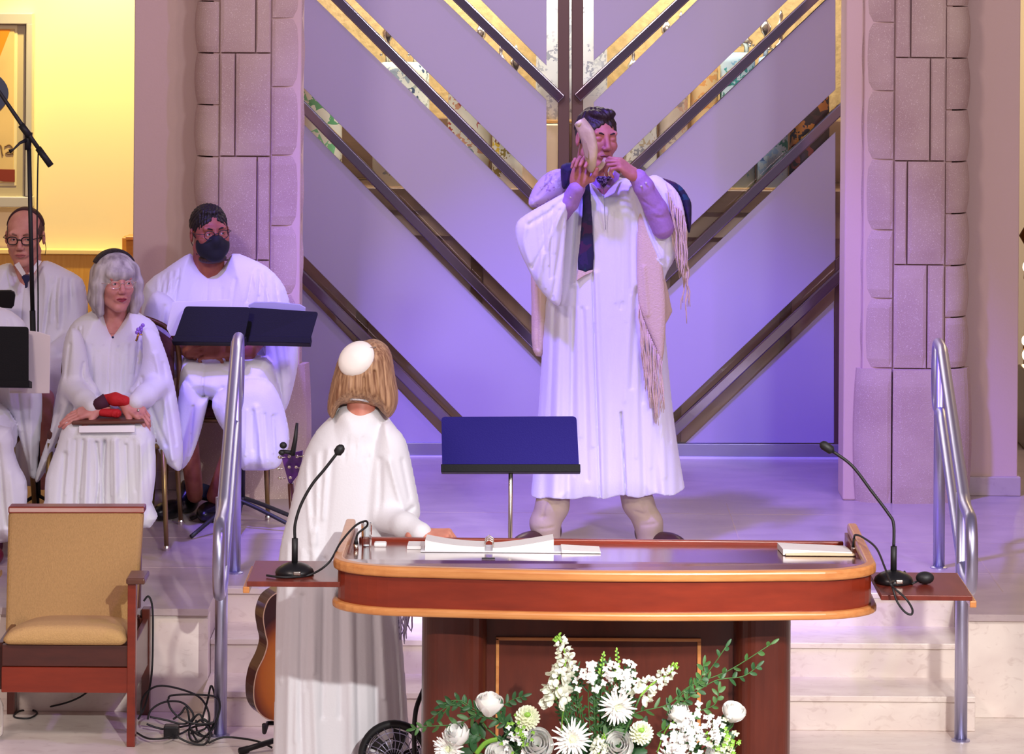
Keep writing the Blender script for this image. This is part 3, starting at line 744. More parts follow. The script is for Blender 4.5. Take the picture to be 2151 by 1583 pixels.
MB().ball(ws + Vector((0, 0, .019)), (.028, .024, .019), 18).build('foam', M_rubber, r, smooth=True)
MB().tube([ws + Vector((-.024, -.006, .01)), ws + Vector((-.042, -.018, .004))], .003, 8).build('tail', M_rubber, r, smooth=True)

def cable(label, pts, rad=.0034, name='microphone_cable', m=None, group=None, plug=None):
    path = spline(pts, 8); c_ = path[0]
    r = thing(name, c_, label, 'cable', group)
    MB().tube(path, rad, 8).build('cord', m or M_rubber, r, smooth=True)
    return r
def L_(px, py, z): return PZ(px, py, z)
zt = .585
c1 = cable('black microphone cable looping from the left microphone to the lectern top', [L_(560, 1208, zt + .006), L_(600, 1212, zt + .006), L_(650, 1207, zt + .006), P(690, 1182, -3.4), P(715, 1140, -3.32), P(745, 1105, -3.2), P(768, 1094, -3.14), P(771, 1104, -3.12), P(752, 1120, -3.12), P(748, 1136, -3.12)])
def plug(r, top, bot, rad=.0075):
    d = bot - top
    MB().tube([top, top + d * .45], [.004, rad], 12).build('boot', M_rubber, r, smooth=True)
    MB().tube([top + d * .45, bot], rad * 1.05, 14).build('connector', M_silver, r, smooth=True)
    MB().lathe([(.014, 0), (.014, .003), (.008, .004)], bot, 16).build('socket_plate', M_rubber, r)
plug(c1, P(748, 1130, -3.12), P(748, 1157, -3.12))
c2 = cable('black microphone cable hanging in a loop off the right end of the lectern', [P(1794, 1130, -3.1), P(1797, 1123, -3.12), P(1812, 1128, -3.2), P(1840, 1150, -3.35), P(1858, 1190, -3.5), P(1874, 1232, -3.62), P(1884, 1262, -3.64), P(1900, 1284, -3.64), P(1914, 1290, -3.64), P(1916, 1278, -3.64), P(1902, 1256, -3.64), P(1882, 1238, -3.62), P(1870, 1224, -3.618), L_(1884, 1219, zt + .004), L_(1903, 1212, zt + .004), L_(1900, 1200, zt + .012)])
plug(c2, P(1794, 1130, -3.1), P(1794, 1170, -3.1), .008)

# ------------------------------------------------------------------ papers and things on the lectern
def sheetblock(mb, a, b, yf, yb, zf, th, wav=0, n=14, zs=0):
    """a stack of sheets following the sloping top, with a gentle wave"""
    vs = []; fs = []
    for j, y in enumerate((yf, yb)):
        for i in range(n + 1):
            t = i / n; x = a + (b - a) * t; zb_ = zf(x, y)
            vs += [(x, y, zb_), (x, y, zb_ + th + wav(t) if wav else zb_ + th)]
    def q(j, i, k): return (j * (n + 1) + i) * 2 + k
    for i in range(n):
        fs += [(q(0, i, 1), q(0, i + 1, 1), q(1, i + 1, 1), q(1, i, 1)), (q(0, i, 0), q(1, i, 0), q(1, i + 1, 0), q(0, i + 1, 0)), (q(0, i, 0), q(0, i + 1, 0), q(0, i + 1, 1), q(0, i, 1)), (q(1, i, 0), q(1, i, 1), q(1, i + 1, 1), q(1, i + 1, 0))]
    fs += [(q(0, 0, 0), q(0, 0, 1), q(1, 0, 1), q(1, 0, 0)), (q(0, n, 0), q(1, n, 0), q(1, n, 1), q(0, n, 1))]
    return mb.add(vs, fs)
def tz(x, y): return sz(y + 3.215) + .0015
def tx(px, y): return P(px, 1155, y).x
b0 = thing('open_binder', (tx(1030, -3.1), -3.1, tz(0, -3.1)), 'open ring binder of white sheets lying in the middle of the lectern', 'binder')
ya_, yb_ = -3.17, -2.97
sheetblock(MB(), tx(884, ya_), tx(1215, ya_), ya_ - .012, yb_, lambda x, y: tz(x, y), .004).build('cover', mat('binder_cover', rgb(225, 228, 235), .4), b0)
sheetblock(MB(), tx(893, ya_), tx(1018, ya_), ya_, yb_, lambda x, y: tz(x, y) + .004, .006, lambda t: .020 * (1 - t) ** 2 + .006).build('left_sheets', M_paper, b0)
sheetblock(MB(), tx(1035, ya_), tx(1163, ya_), ya_, yb_, lambda x, y: tz(x, y) + .004, .006, lambda t: .028 * t ** 1.4 + .002).build('right_sheets', M_paper, b0)
for k in range(3):
    y = ya_ + .03 + .07 * k; x = tx(1027, ya_)
    MB().tube([Vector((x - .014, y, tz(x, y) + .004)), Vector((x - .012, y, tz(x, y) + .028)), Vector((x, y, tz(x, y) + .036)), Vector((x + .012, y, tz(x, y) + .028)), Vector((x + .014, y, tz(x, y) + .004))], .0022, 8).build('ring', M_silver, b0, smooth=True)
def loose(label, x0, x1, yf, yb, th, name='paper_stack', lift=0, cat='papers', wav=0, m=None):
    a, b = tx(x0, yf), tx(x1, yf); o = thing(name, ((a + b) / 2, (yf + yb) / 2, tz(0, yb)), label, cat)
    sheetblock(MB(), a, b, yf, yb, lambda x, y: tz(x, y) + lift, th, wav).build('sheets', m or M_paper, o); return o
loose('thin white sheets sticking out left of the open binder', 855, 892, -3.10, -2.93, .010)
loose('white stapled sheets fanned out right of the open binder', 1180, 1262, -3.19, -3.0, .004, wav=lambda t: .006 * (1 - t))
bk = loose('curled white booklet lying at the right end of the lectern top', 1645, 1790, -3.20, -2.98, .010, 'booklet', wav=lambda t: .008 * (1 - t))
sheetblock(MB(), tx(1650, -3.2), tx(1795, -3.2), -3.215, -2.98, lambda x, y: tz(x, y) + .0001, .005, lambda t: .004 * math.sin(3 * t)).build('under_pages', mat('manila_paper', rgb(222, 200, 166), .7), bk)
pc = thing('pen_clip', (tx(1025, -3.38), -3.38, tz(0, -3.38)), 'small dark clip on the lectern top in front of the binder', 'clip')
MB().box(tx(1012, -3.38), tx(1040, -3.38), -3.385, -3.378, tz(0, -3.38), tz(0, -3.38) + .003).build('clip_body', M_rubber, pc)
g = thing('drinking_glass', (tx(770, -3.02), -3.02, tz(0, -3.02)), 'clear glass tumbler on the left end of the lectern top', 'glass')
MB().lathe([(.001, .004), (.014, .004), (.016, .075), (.0175, .075), (.0155, 0), (.001, 0)], (tx(770, -3.02), -3.02, tz(0, -3.02)), 20).build('tumbler', M_glass, g, smooth=False)
t_ = thing('tissue', (tx(798, -3.0), -3.0, tz(0, -3.0)), 'small folded white tissue beside the glass tumbler', 'tissue')
MB().box(tx(786, -3.0), tx(812, -3.0), -3.02, -2.985, tz(0, -3.0), tz(0, -3.0) + .014).build('folded_tissue', M_paper, t_, bevel=.005)

# ================================================================== MUSIC STANDS
def music_stand(label, corners, Y, base, tilt=.05, m=None, feet=True, rot=20, lip_m=None, group='black music stands'):
    """corners: tl, tr, br, bl of the desk in the photo; base: foot point"""
    pts = [P(a, b, Y + (tilt if i < 2 else 0)) for i, (a, b) in enumerate(corners)]
    r = thing('music_stand', base, label, 'music stand', group)
    u = (pts[1] - pts[0]).normalized(); v = (pts[3] - pts[0]).normalized(); nrm = u.cross(v).normalized()
    if nrm.y < 0: nrm = -nrm
    mb = MB(); cr = .014; out = []
    for i in range(4):
        p = pts[i]; a = (pts[i - 1] - p).normalized(); b = (pts[(i + 1) % 4] - p).normalized()
        q = cr if i < 2 else .002
        for k in range(5):
            t = k / 4; out.append(p + a * q * (1 - t) ** 2 + b * q * t ** 2 + (a + b) * 0)
    n = len(out); vs = out + [p + nrm * .004 for p in out]
    mb.add(vs, [tuple(range(n)), tuple(range(2 * n - 1, n - 1, -1))] + [(i, n + i, n + (i + 1) % n, (i + 1) % n) for i in range(n)])
    mb.build('desk', m or M_desk, r)
    bl, br = pts[3], pts[2]; lip = MB(); dn = (pts[3] - pts[0]).normalized() * .006
    for s_ in (0,): 
        q = [bl - u * .004 - dn * 4.2 - nrm * .003, br + u * .004 - dn * 4.2 - nrm * .003, br + u * .004 + dn * .3 - nrm * .003, bl - u * .004 + dn * .3 - nrm * .003]
        vv = q + [p + nrm * .075 for p in q]
        lip.add(vv, [(0, 1, 2, 3), (7, 6, 5, 4), (0, 4, 5, 1), (1, 5, 6, 2), (2, 6, 7, 3), (3, 7, 4, 0)])
    lip.build('ledge', lip_m or M_desk, r, bevel=.002)
    c_ = (bl + br) / 2; top = c_ - dn * 8 + nrm * .02; bs = Vector(base)
    if abs(top.x - bs.x) < .25: top.x = bs.x
    MB().tube([top, Vector((bs.x, bs.y, bs.z + .55 * (top.z - bs.z)))], .0075, 12).build('upper_tube', M_silver if m else M_rubber, r, smooth=True)
    MB().tube([Vector((bs.x, bs.y, bs.z + .58 * (top.z - bs.z))), Vector((bs.x, bs.y, bs.z + .10))], .011, 12).build('lower_tube', M_rubber, r, smooth=True)
    if feet:
        for k in range(3):
            a = math.radians(90 + 120 * k + rot)
            MB().tube(spline([bs + Vector((0, 0, .13)), bs + Vector((.1 * math.cos(a), .1 * math.sin(a), .09)), bs + Vector((.27 * math.cos(a), .27 * math.sin(a), .012))], 4), .009, 8).build('leg', M_rubber, r, smooth=True)
    return r, pts
M_desk_bluelit = mat('black_desk_painted_bluelit', rgb(24, 12, 104), .6, bump=.15, bscale=260, spec=.15)  # black desk metal with the blue stage light put into its colour
music_stand('black music stand lit blue, standing between the lectern and the horn blower', [(927, 875), (1211, 874), (1217, 990), (929, 990)], -2.15, (P(1072, 1100, -2.1).x, -2.08, FLOOR), m=M_desk_bluelit)
music_stand('black music stand in front of the masked man, left of two overlapping desks', [(389, 643), (526, 645), (512, 719), (363, 717)], .22, (P(499, 900, .3).x, .32, 0))
music_stand('black music stand in front of the masked man, right desk by the handrail', [(522, 645), (669, 655), (650, 720), (508, 717)], .28, (P(512, 900, .4).x, .36, 0), rot=58)
music_stand('black music stand at the left edge of the photo, white pages behind it', [(-80, 684), (60, 686), (60, 812), (-80, 810)], -.35, (P(10, 900, -.3).x - .1, -.28, 0))
def book(label, name, pts, Y, th, m, cat, dy=.0, under=None):
    c_ = sum((P(a, b, Y) for a, b in pts), Vector()) / len(pts)
    o = thing(name, c_, label, cat); slab(pts, Y, th, 'pages', m, o, .001); return o
book('white sheet music propped behind the left desk of the masked man', 'sheet_music', [(362, 634), (482, 629), (486, 660), (480, 700), (358, 705), (350, 690)], .262 + .05, .003, M_paper, 'sheet music')
ob = thing('song_book', P(585, 645, .36), 'open grey paged book standing on the right desk of the masked man', 'book')
slab([(522, 640), (535, 634), (575, 634), (630, 639), (642, 646), (642, 690), (524, 690)], .352, .012, 'page_block', mat('grey_pages', rgb(170, 170, 180), .7), ob, .003)
wp = thing('sheet_music', P(85, 760, -.26), 'large white page sticking out right of the black stand at the left edge', 'sheet music')
slab([(20, 690), (82, 697), (106, 705), (104, 826), (20, 826)], -.245, .006, 'page', mat('cream_page', rgb(226, 216, 214), .7), wp, .002)

# ================================================================== MICROPHONE BOOM STAND
ms = thing('microphone_stand', (P(76, 1100, .45).x, .45, 0), 'tall black microphone boom stand in front of the bald man', 'microphone stand')
q0 = P(61, 312, .45); q1 = P(77, 1090, .45); q1.z = .06
MB().tube([q1, q1 + (q0 - q1) * .55], .0125, 12).build('lower_tube', M_rubber, ms, smooth=True)
MB().tube([q1 + (q0 - q1) * .5, q0], .0095, 12).build('upper_tube', M_rubber, ms, smooth=True)
MB().tube([P(58, 315, .45), P(60, 278, .45)], [.013, .018], 12).build('clutch', M_rubber, ms, smooth=True)
MB().tube([P(-30, 152, .47), P(0, 195, .46), P(50, 268, .44), P(104, 344, .42)], [.008, .008, .0095, .0095], 12).build('boom', M_rubber, ms, smooth=True)
MB().tube([P(80, 311, .43), P(107, 348, .42)], .014, 12).build('counterweight', M_rubber, ms, smooth=True)
MB().tube([P(44, 262, .44), P(62, 286, .44)], .015, 12).build('boom_clamp', M_rubber, ms, smooth=True)
MB().tube([P(60, 292, .45), P(42, 300, .42), P(28, 314, .40), P(20, 318, .40)], [.010, .006, .004, .010], 10).build('knob', M_rubber, ms, smooth=True)
MB().tube(spline([P(84, 318, .43), P(80, 330, .43), P(78, 480, .43), P(80, 620, .43), P(80, 760, .43), P(84, 1040, .43)], 5), .0032, 8).build('cable', M_rubber, ms, smooth=True)
for k in range(3):
    a = math.radians(100 + 120 * k); MB().tube([q1 + Vector((0, 0, .06)), q1 + Vector((.26 * math.cos(a), .26 * math.sin(a), -.05))], .008, 8).build('leg', M_rubber, ms, smooth=True)

# ================================================================== PICTURE on the yellow wall
pf = thing('framed_picture', P(0, 430, YW - .04), 'silver framed abstract picture with a blue disc and orange wedge on the yellow wall', 'picture')
YFm = YW - .045
def pr(x0, x1, t, b, y0, y1, name, m, bev=.003):
    a = P(x0, b, YFm); c_ = P(x1, t, YFm); MB().box(a.x, c_.x, y0, y1, a.z, c_.z).build(name, m, pf, bevel=bev)
M_fr = mat('silver_frame', rgb(196, 196, 200), .35, .3)
pr(-330, 70, 27, 48, YFm - .03, YW, 'frame_rail', M_fr, .006); pr(-330, 70, 412, 432, YFm - .03, YW, 'frame_rail', M_fr, .006); pr(54, 70, 48, 412, YFm - .03, YW, 'frame_stile', M_fr, .006); pr(-330, -314, 48, 412, YFm - .03, YW, 'frame_stile', M_fr, .006)
pr(-314, 54, 48, 412, YFm, YW, 'mat_board', mat('mat_board', rgb(176, 166, 150), .8)); pr(-278, 37, 52, 388, YFm - .004, YFm + .01, 'inner_mount', mat('inner_mount', rgb(214, 204, 176), .8)); pr(-272, 31, 60, 382, YFm - .008, YFm + .01, 'painting', mat('painting_ground', rgb(206, 182, 140), .8, vary=.12, vscale=6))
def pshape(pts, name, m, dy=.010): slab([(a, b) for a, b in pts], YFm - dy, .002, name, m, pf, 0)
pshape([(-270, 62), (22, 62), (0, 118), (-40, 240), (-120, 150)], 'orange_wedge', mat('orange_paint', rgb(214, 130, 30), .7))
pshape([(-62 + 80 * math.cos(t), 196 + 55 * math.sin(t)) for t in [math.pi * 2 * k / 40 for k in range(40)]], 'blue_disc', mat('blue_paint', rgb(34, 44, 100), .7), .012)
pshape([(-270, 372), (-270, 350), (31, 356), (31, 382), (8, 381), (-20, 375), (-100, 372)], 'red_band', mat('red_paint', rgb(120, 40, 34), .7))
M_ink = mat('brown_ink', rgb(120, 96, 70), .8)
for pts in ([(-8, 302), (2, 306), (4, 318), (6, 326)], [(10, 308), (20, 304), (27, 312), (26, 322), (14, 323)], [(12, 322), (20, 318), (28, 324)]):
    MB().tube(spline([P(a, b, YFm - .010) for a, b in pts], 5), .0035, 6).build('brush_stroke', M_ink, pf, smooth=True)
br = thing('wooden_bracket', P(268, 545, YW - .1), 'small golden wooden bracket at the end of the pale rail, beside the yellow wall', 'bracket')
a_ = P(257, 560, YW - .15); c_ = P(290, 498, YW - .15); MB().box(a_.x, c_.x + .05, YW - .17, YW - .07, a_.z, c_.z).build('block', wood('bracket_wood', rgb(206, 140, 60), rgb(190, 120, 46), .4), br, bevel=.004)
MB().box(a_.x + .02, c_.x + .05, YW - .19, YW - .05, c_.z - .01, c_.z + .006).build('top_cap', M_oak, br, bevel=.002)

# ================================================================== BROWN ARMCHAIR
M_fab = mat('tan_weave', rgb(178, 140, 88), .9, bump=.5, bscale=220, vary=.12, vscale=160, stretch=(1, 1, .35))
M_fab2 = mat('tan_weave_seat', rgb(200, 160, 104), .9, bump=.4, bscale=220, vary=.1, vscale=160)
ch = thing('armchair', (P(140, 1500, -1.5).x, -1.4, FLOOR), 'brown wooden armchair with tan fabric seat and back, empty, at lower left', 'armchair')
Yf_, Yr_ = -1.66, -1.20
def cp(px, py, Y): return P(px, py, Y)
xl, xr = cp(4, 1400, Yf_).x, cp(277, 1400, Yf_).x
zs = cp(140, 1354, Yf_).z
# legs / posts
for x_ in (xl - .034, xr + .0):
    zt_ = cp(277, 1222, Yf_).z
    MB().box(x_ - .015, x_ + .015, Yf_ - .02, Yf_ + .03, FLOOR, zt_).build('front_leg', M_cherry, ch, bevel=.003)
    MB().box(x_ - .015, x_ + .015, Yr_ - .03, Yr_ + .02, FLOOR, cp(290, 1275, Yr_).z).build('rear_leg', M_cherry_dk, ch, bevel=.003)
    sgn = 1 if x_ > xl else -1
    MB().box(x_ - .018, x_ + .050 * (sgn > 0) + .018 * (sgn < 0), Yf_ - .045, Yf_ + .10, zt_, zt_ + .022).build('armrest', wood('armrest_wood', rgb(96, 58, 44), rgb(80, 46, 34), .3, (6, 1.2, 6)), ch, bevel=.006)
MB().box(xl, xr - .012, Yf_ - .005, Yf_ + .025, cp(0, 1398, Yf_).z, zs).build('seat_rail', wood('seat_rail_wood', rgb(80, 34, 26), rgb(64, 26, 20), .4, (1.2, 6, 6)), ch, bevel=.003)
MB().box(xl, xr - .012, Yf_ - .012, Yf_ + .02, cp(0, 1452, Yf_).z, cp(0, 1399, Yf_).z).build('front_apron', M_cherry, ch, bevel=.003)
MB().box(xl, xr, Yr_ - .02, Yr_, cp(0, 1452, Yf_).z, zs).build('rear_rail', M_cherry_dk, ch, bevel=.003)
for x_ in (xl - .01, xr + .0): MB().box(x_ - .01, x_ + .01, Yf_ + .03, Yr_ - .03, cp(0, 1452, Yf_).z, zs).build('side_rail', M_cherry_dk, ch, bevel=.003)
# seat cushion
F_ = Fld((xl - .02, Yf_ - .06, zs - .03), (xr + .02, Yr_ + .04, zs + .14), .007)
def cush(x, y, z):
    qx = np.abs(x - (xl + xr - .012) / 2) - ((xr - .014 - xl) / 2 - .03); qy = np.abs(y - (Yf_ + Yr_) / 2 + .01) - ((Yr_ - Yf_) / 2); top = zs + .072 - .15 * np.clip(y - Yf_ - .05, 0, 1) - .035 * np.clip(np.abs(x - (xl + xr) / 2) / .22, 0, 1) ** 4
    qz = np.abs(z - (zs + .003 + (top - zs) / 2)) - ((top - zs) / 2 - .028)
    return np.sqrt(np.maximum(qx, 0) ** 2 + np.maximum(qy, 0) ** 2 + np.maximum(qz, 0) ** 2) + np.minimum(np.maximum(np.maximum(qx, qy), qz), 0) - .028
F_.app((xl, Yf_ - .04, zs), (xr, Yr_ + .03, zs + .1), cush, .002); F_.build('seat_cushion', M_fab2, ch)
# back: slightly raked panel
Yk = Yr_ + .03
def quadslab(pts3, th, name, m, bev=.01, parent=ch):
    mb = MB(); vs = [Vector(p) for p in pts3] + [Vector(p) + Vector((0, th, 0)) for p in pts3]
    mb.add(vs, [(0, 1, 2, 3), (7, 6, 5, 4), (0, 4, 5, 1), (1, 5, 6, 2), (2, 6, 7, 3), (3, 7, 4, 0)]); return mb.build(name, m, parent, bevel=bev)
quadslab([cp(10, 1345, Yr_ - .17), cp(282, 1345, Yr_ - .17), cp(301, 1074, Yr_ + .10), cp(16, 1074, Yr_ + .10)], .06, 'backrest', M_fab, .018)
quadslab([cp(17, 1078, Yr_ + .095), cp(303, 1078, Yr_ + .095), cp(303, 1064, Yr_ + .105), cp(17, 1064, Yr_ + .105)], .07, 'top_rail', M_cherry, .005)
for a_, b_ in ((20, 30), (278, 292)): quadslab([cp(a_, 1420, Yr_ - .09), cp(b_, 1420, Yr_ - .09), cp(b_ + 6, 1090, Yr_ + .155), cp(a_, 1090, Yr_ + .155)], .03, 'back_post', M_cherry_dk, .004)

# ================================================================== STACKING CHAIRS under the singers
M_tube = mat('gold_bronze_tube', rgb(150, 124, 76), .35, .75)
M_uph = mat('maroon_upholstery', rgb(86, 44, 40), .8, bump=.2, bscale=150)
def side_chair(label, x, y, w=.44, rz=0):
    r = thing('stacking_chair', (x, y, 0), label, 'chair', 'gold framed stacking chairs of the singers', rz)
    h = w / 2; d = .22
    for sx in (-1, 1):
        l_ = MB().tube([(sx * (h - .02), -d, .43), (sx * h, -d - .03, .012)], [.0125, .0095], 10).build('front_leg', M_tube, r, world=False, smooth=True)
        MB().lathe([(.012, 0), (.013, .012), (.010, .02)], (sx * h, -d - .03, 0), 12).build('glide', M_silver, l_, world=False)
        l_ = MB().tube([(sx * (h - .02), d, .43), (sx * h, d + .09, .012)], [.0125, .0095], 10).build('rear_leg', M_tube, r, world=False, smooth=True)
        MB().lathe([(.012, 0), (.013, .012), (.010, .02)], (sx * h, d + .09, 0), 12).build('glide', M_silver, l_, world=False)
    MB().tube([(-h + .02, -d, .42), (h - .02, -d, .42), (h - .02, d, .42), (-h + .02, d, .42)], .011, 8, closed=True).build('seat_frame', M_tube, r, world=False, smooth=True)
    MB().box(-h + .005, h - .005, -d - .01, d, .43, .485).build('seat', M_uph, r, world=False, bevel=.022)
    arch = [(h - .02, d, .43), (h - .005, d + .04, .65), (h - .03, d + .06, .80), (h - .12, d + .07, .865), (0, d + .075, .885), (-h + .12, d + .07, .865), (-h + .03, d + .06, .80), (-h + .005, d + .04, .65), (-h + .02, d, .43)]
    MB().tube(spline(arch, 5), .0115, 10).build('back_frame', mat('back_frame_brass', rgb(110, 78, 54), .35, .7), r, world=False, smooth=True)
    pad = [(h - .03, .55), (h - .03, .78), (h - .12, .845), (0, .865), (-h + .12, .845), (-h + .03, .78), (-h + .03, .55)]
    MB().prism([(a, b) for a, b in pad], -(d + .075), -(d + .035), RZ).build('back_pad', M_uph, r, world=False, bevel=.012)
    return r
gx = P(240, 880, .15).x
sc0 = side_chair('gold legged maroon chair under the grey haired woman', gx, .13, .50)
dup(sc0, (P(452, 900, .78).x, .80, 0), 0, 'gold legged maroon chair under the masked man')
dup(sc0, (P(50, 900, 1.3).x - .04, 1.32, 0), 0, 'gold legged maroon chair under the bald man in glasses')
dup(sc0, (P(-75, 900, .1).x, .12, 0), 0, 'gold legged maroon chair under the singer cut off by the left edge')

# ================================================================== GUITAR on its stand
YG = -1.95
gt = thing('acoustic_guitar', P(600, 1510, YG), 'sunburst acoustic guitar with purple headstock, standing behind the woman in white', 'guitar')
cxg = 622
outl = [(622, 1232), (590, 1236), (560, 1252), (547, 1285), (551, 1320), (556, 1345), (548, 1372), (532, 1402), (525, 1440), (530, 1475), (552, 1500), (590, 1512), (622, 1514)]
full = [P(a, b, YG) for a, b in outl]; cxw = P(cxg, 1300, YG).x
full += [Vector((2 * cxw - v.x, v.y, v.z)) for v in full[-2:0:-1]]
gp_ = spline(full, 5, True)
gpts = [(v.x, v.z) for v in gp_]
# sunburst face: radial from the middle of the body
m = bpy.data.materials.new('sunburst_lacquer'); m.use_nodes = True; nt = m.node_tree; b = nt.nodes['Principled BSDF']; L = nt.links.new
tc = nd(nt, 'ShaderNodeTexCoord'); mp = nd(nt, 'ShaderNodeMapping'); cg = P(622, 1415, YG)
mp.inputs['Location'].default_value = (-cg.x, 0, -cg.z * .72); mp.inputs['Scale'].default_value = (1, 0, .72)
ln = nd(nt, 'ShaderNodeVectorMath', operation='LENGTH'); rp = nd(nt, 'ShaderNodeValToRGB'); e = rp.color_ramp.elements
e[0].position = .05; e[0].color = rgb(222, 140, 44); e[1].position = .165; e[1].color = rgb(60, 24, 14); q = e.new(.115); q.color = rgb(200, 112, 30); q = e.new(.145); q.color = rgb(120, 52, 20)
L(tc.outputs['Object'], mp.inputs[0]); L(mp.outputs[0], ln.inputs[0]); L(ln.outputs['Value'], rp.inputs[0]); L(rp.outputs[0], b.inputs['Base Color']); b.inputs['Roughness'].default_value = .12; b.inputs['Coat Weight'].default_value = .6
M_sun = m
GR = Matrix.Translation((cxw, YG, 0)) @ Matrix.Rotation(math.radians(24), 4, 'Z') @ Matrix.Translation((-cxw, -YG, 0))
# widen for the turn so that the silhouette keeps its width
gw = [(cxw + (x - cxw) / math.cos(math.radians(28)) * .86, z) for x, z in gpts]
MB().prism([(x, z) for x, z in gw], -YG - .085, -YG, GR @ RZ).build('body_sides', wood('guitar_rosewood', rgb(92, 58, 48), rgb(70, 40, 34), .2, (6, 6, 1)), gt)
MB().prism([(cxw + (x - cxw) * .985, z) for x, z in gw], -YG, -YG + .004, GR @ RZ).build('soundboard', M_sun, gt)
MB().tube([GR @ Vector((x, YG - .003, z)) for x, z in gw], .0022, 6, closed=True).build('binding', mat('cream_binding', rgb(220, 190, 160), .4), gt)
hc = P(607, 985, YG - .02)
MB().tube([GR @ Vector((cxw, YG - .01, P(0, 1240, YG).z)), hc + Vector((0.006, 0, -.05))], .022, 10, sx=1, sy=.5).build('neck', M_cherry_dk, gt, smooth=True)
hp = [(588, 948), (596, 944), (600, 950), (620, 950), (636, 946), (632, 990), (612, 1016), (606, 1014), (598, 985)]
slab(hp, YG - .03, .016, 'headstock', mat('purple_headstock', rgb(84, 30, 120), .25, coat=.5), gt, .003)
for (a, b_) in ((592, 960), (589, 984), (592, 1004), (634, 958), (634, 982)):
    p_ = P(a - 4 if a < 600 else a + 4, b_, YG - .035)
    MB().tube([p_ + Vector((.02 if a < 600 else -.02, 0, 0)), p_], .0025, 8).ball(p_, (.008, .005, .006), 10).build('tuning_peg', M_silver, gt, smooth=True)
for (a, b_) in ((608, 958), (624, 958), (608, 980), (622, 980), (610, 1002)):
    MB().lathe([(.006, 0), (.006, .006), (.003, .009)], (0, 0, 0), 10, Matrix.Translation(P(a, b_, YG - .046)) @ Matrix.Rotation(math.pi / 2, 4, 'X')).build('tuner_post', M_silver, gt, smooth=True)
tn = thing('guitar_capo', P(600, 950, YG - .07), 'black clip-on capo with upright handle on top of the guitar headstock', 'capo')
MB().tube([P(614, 956, YG - .08), P(620, 925, YG - .08), P(624, 888, YG - .08)], [.010, .008, .005], 10).build('handle', M_rubber, tn, smooth=True)
MB().ball(P(595, 935, YG - .08), (.013, .010, .012), 12).build('clip_knob', M_rubber, tn, smooth=True)
MB().ball(P(592, 950, YG - .08), (.012, .010, .010), 12).build('tuner_face', M_rubber, tn, smooth=True)
MB().tube([P(593, 948, YG - .08), P(612, 950, YG - .08)], .007, 8).build('clip_bar', M_rubber, tn, smooth=True)
gs = thing('guitar_stand', (cxw, YG, FLOOR), 'black folding guitar stand whose foot shows beside the woman in white', 'guitar stand')
ft = FLOOR + .014
MB().tube([PZ(502, 1578, ft), PZ(585, 1552, ft + .03)], .0105, 10).build('leg', M_rubber, gs, smooth=True)
MB().tube([PZ(505, 1577, ft), PZ(520, 1573, ft)], .0135, 10).build('rubber_foot', M_rubber, gs, smooth=True)
MB().tube([Vector((cxw + .02, YG + .02, FLOOR + .04)), Vector((cxw + .03, YG + .30, FLOOR + .012))], .0105, 10).build('leg', M_rubber, gs, smooth=True)
MB().tube([Vector((cxw, YG, FLOOR + .04)), Vector((cxw + .04, YG + .09, FLOOR + .55))], .010, 10).build('upright', M_rubber, gs, smooth=True)
for sx in (-.1, .1): MB().tube([Vector((cxw, YG + .04, FLOOR + .15)), Vector((cxw + sx, YG + .03, FLOOR + .15)), Vector((cxw + sx, YG - .11, FLOOR + .155)), Vector((cxw + sx, YG - .12, FLOOR + .185))], .008, 8).build('cradle_arm', M_rubber, gs, smooth=True)

# ================================================================== FLOOR FAN and its lead
fn = thing('floor_fan', (P(828, 1600, -2.78).x, -2.78, FLOOR), 'small round black floor fan with wire grille beside the lectern', 'fan')
fc = P(828, 1588, -2.80); fr_ = .105
MB().tube([fc + Vector((fr_ * math.cos(a), 0, fr_ * math.sin(a))) for a in [2 * math.pi * k / 40 for k in range(40)]], .013, 10, closed=True).build('housing_ring', M_rubber, fn, smooth=True)
for yy, rr_ in ((-.03, .085), (-.035, .06), (-.038, .035), (.03, .085), (.035, .05)):
    MB().tube([fc + Vector((rr_ * math.cos(a), yy, rr_ * math.sin(a))) for a in [2 * math.pi * k / 32 for k in range(32)]], .0016, 6, closed=True).build('grille_ring', M_steel if yy < 0 else M_rubber, fn, smooth=True)
for k in range(24):
    a = 2 * math.pi * k / 24; a2 = a + .35
    MB().tube([fc + Vector((.012 * math.cos(a), -.04, .012 * math.sin(a))), fc + Vector((.06 * math.cos(a2 * .5 + a * .5), -.036, .06 * math.sin(a2 * .5 + a * .5))), fc + Vector((.1 * math.cos(a2), -.012, .1 * math.sin(a2)))], .0014, 5).build('grille_wire', M_steel, fn, smooth=True)
for k in range(5):
    a = 2 * math.pi * k / 5; w = Vector((math.cos(a), 0, math.sin(a))); t = Vector((-math.sin(a), 0, math.cos(a)))
    MB().add([fc + w * .015 + t * .01, fc + w * .08 + t * .03 + Vector((0, .02, 0)), fc + w * .085 - t * .02, fc + w * .018 - t * .012, fc + w * .015 + t * .01 + Vector((0, .004, 0)), fc + w * .08 + t * .03 + Vector((0, .024, 0)), fc + w * .085 - t * .02 + Vector((0, .004, 0)), fc + w * .018 - t * .012 + Vector((0, .004, 0))], [(0, 1, 2, 3), (7, 6, 5, 4), (0, 4, 5, 1), (1, 5, 6, 2), (2, 6, 7, 3), (3, 7, 4, 0)]).build('blade', M_black, fn)
MB().tube([fc + Vector((0, -.042, 0)), fc + Vector((0, .05, 0))], [.02, .03], 14).build('hub', M_black, fn, smooth=True)
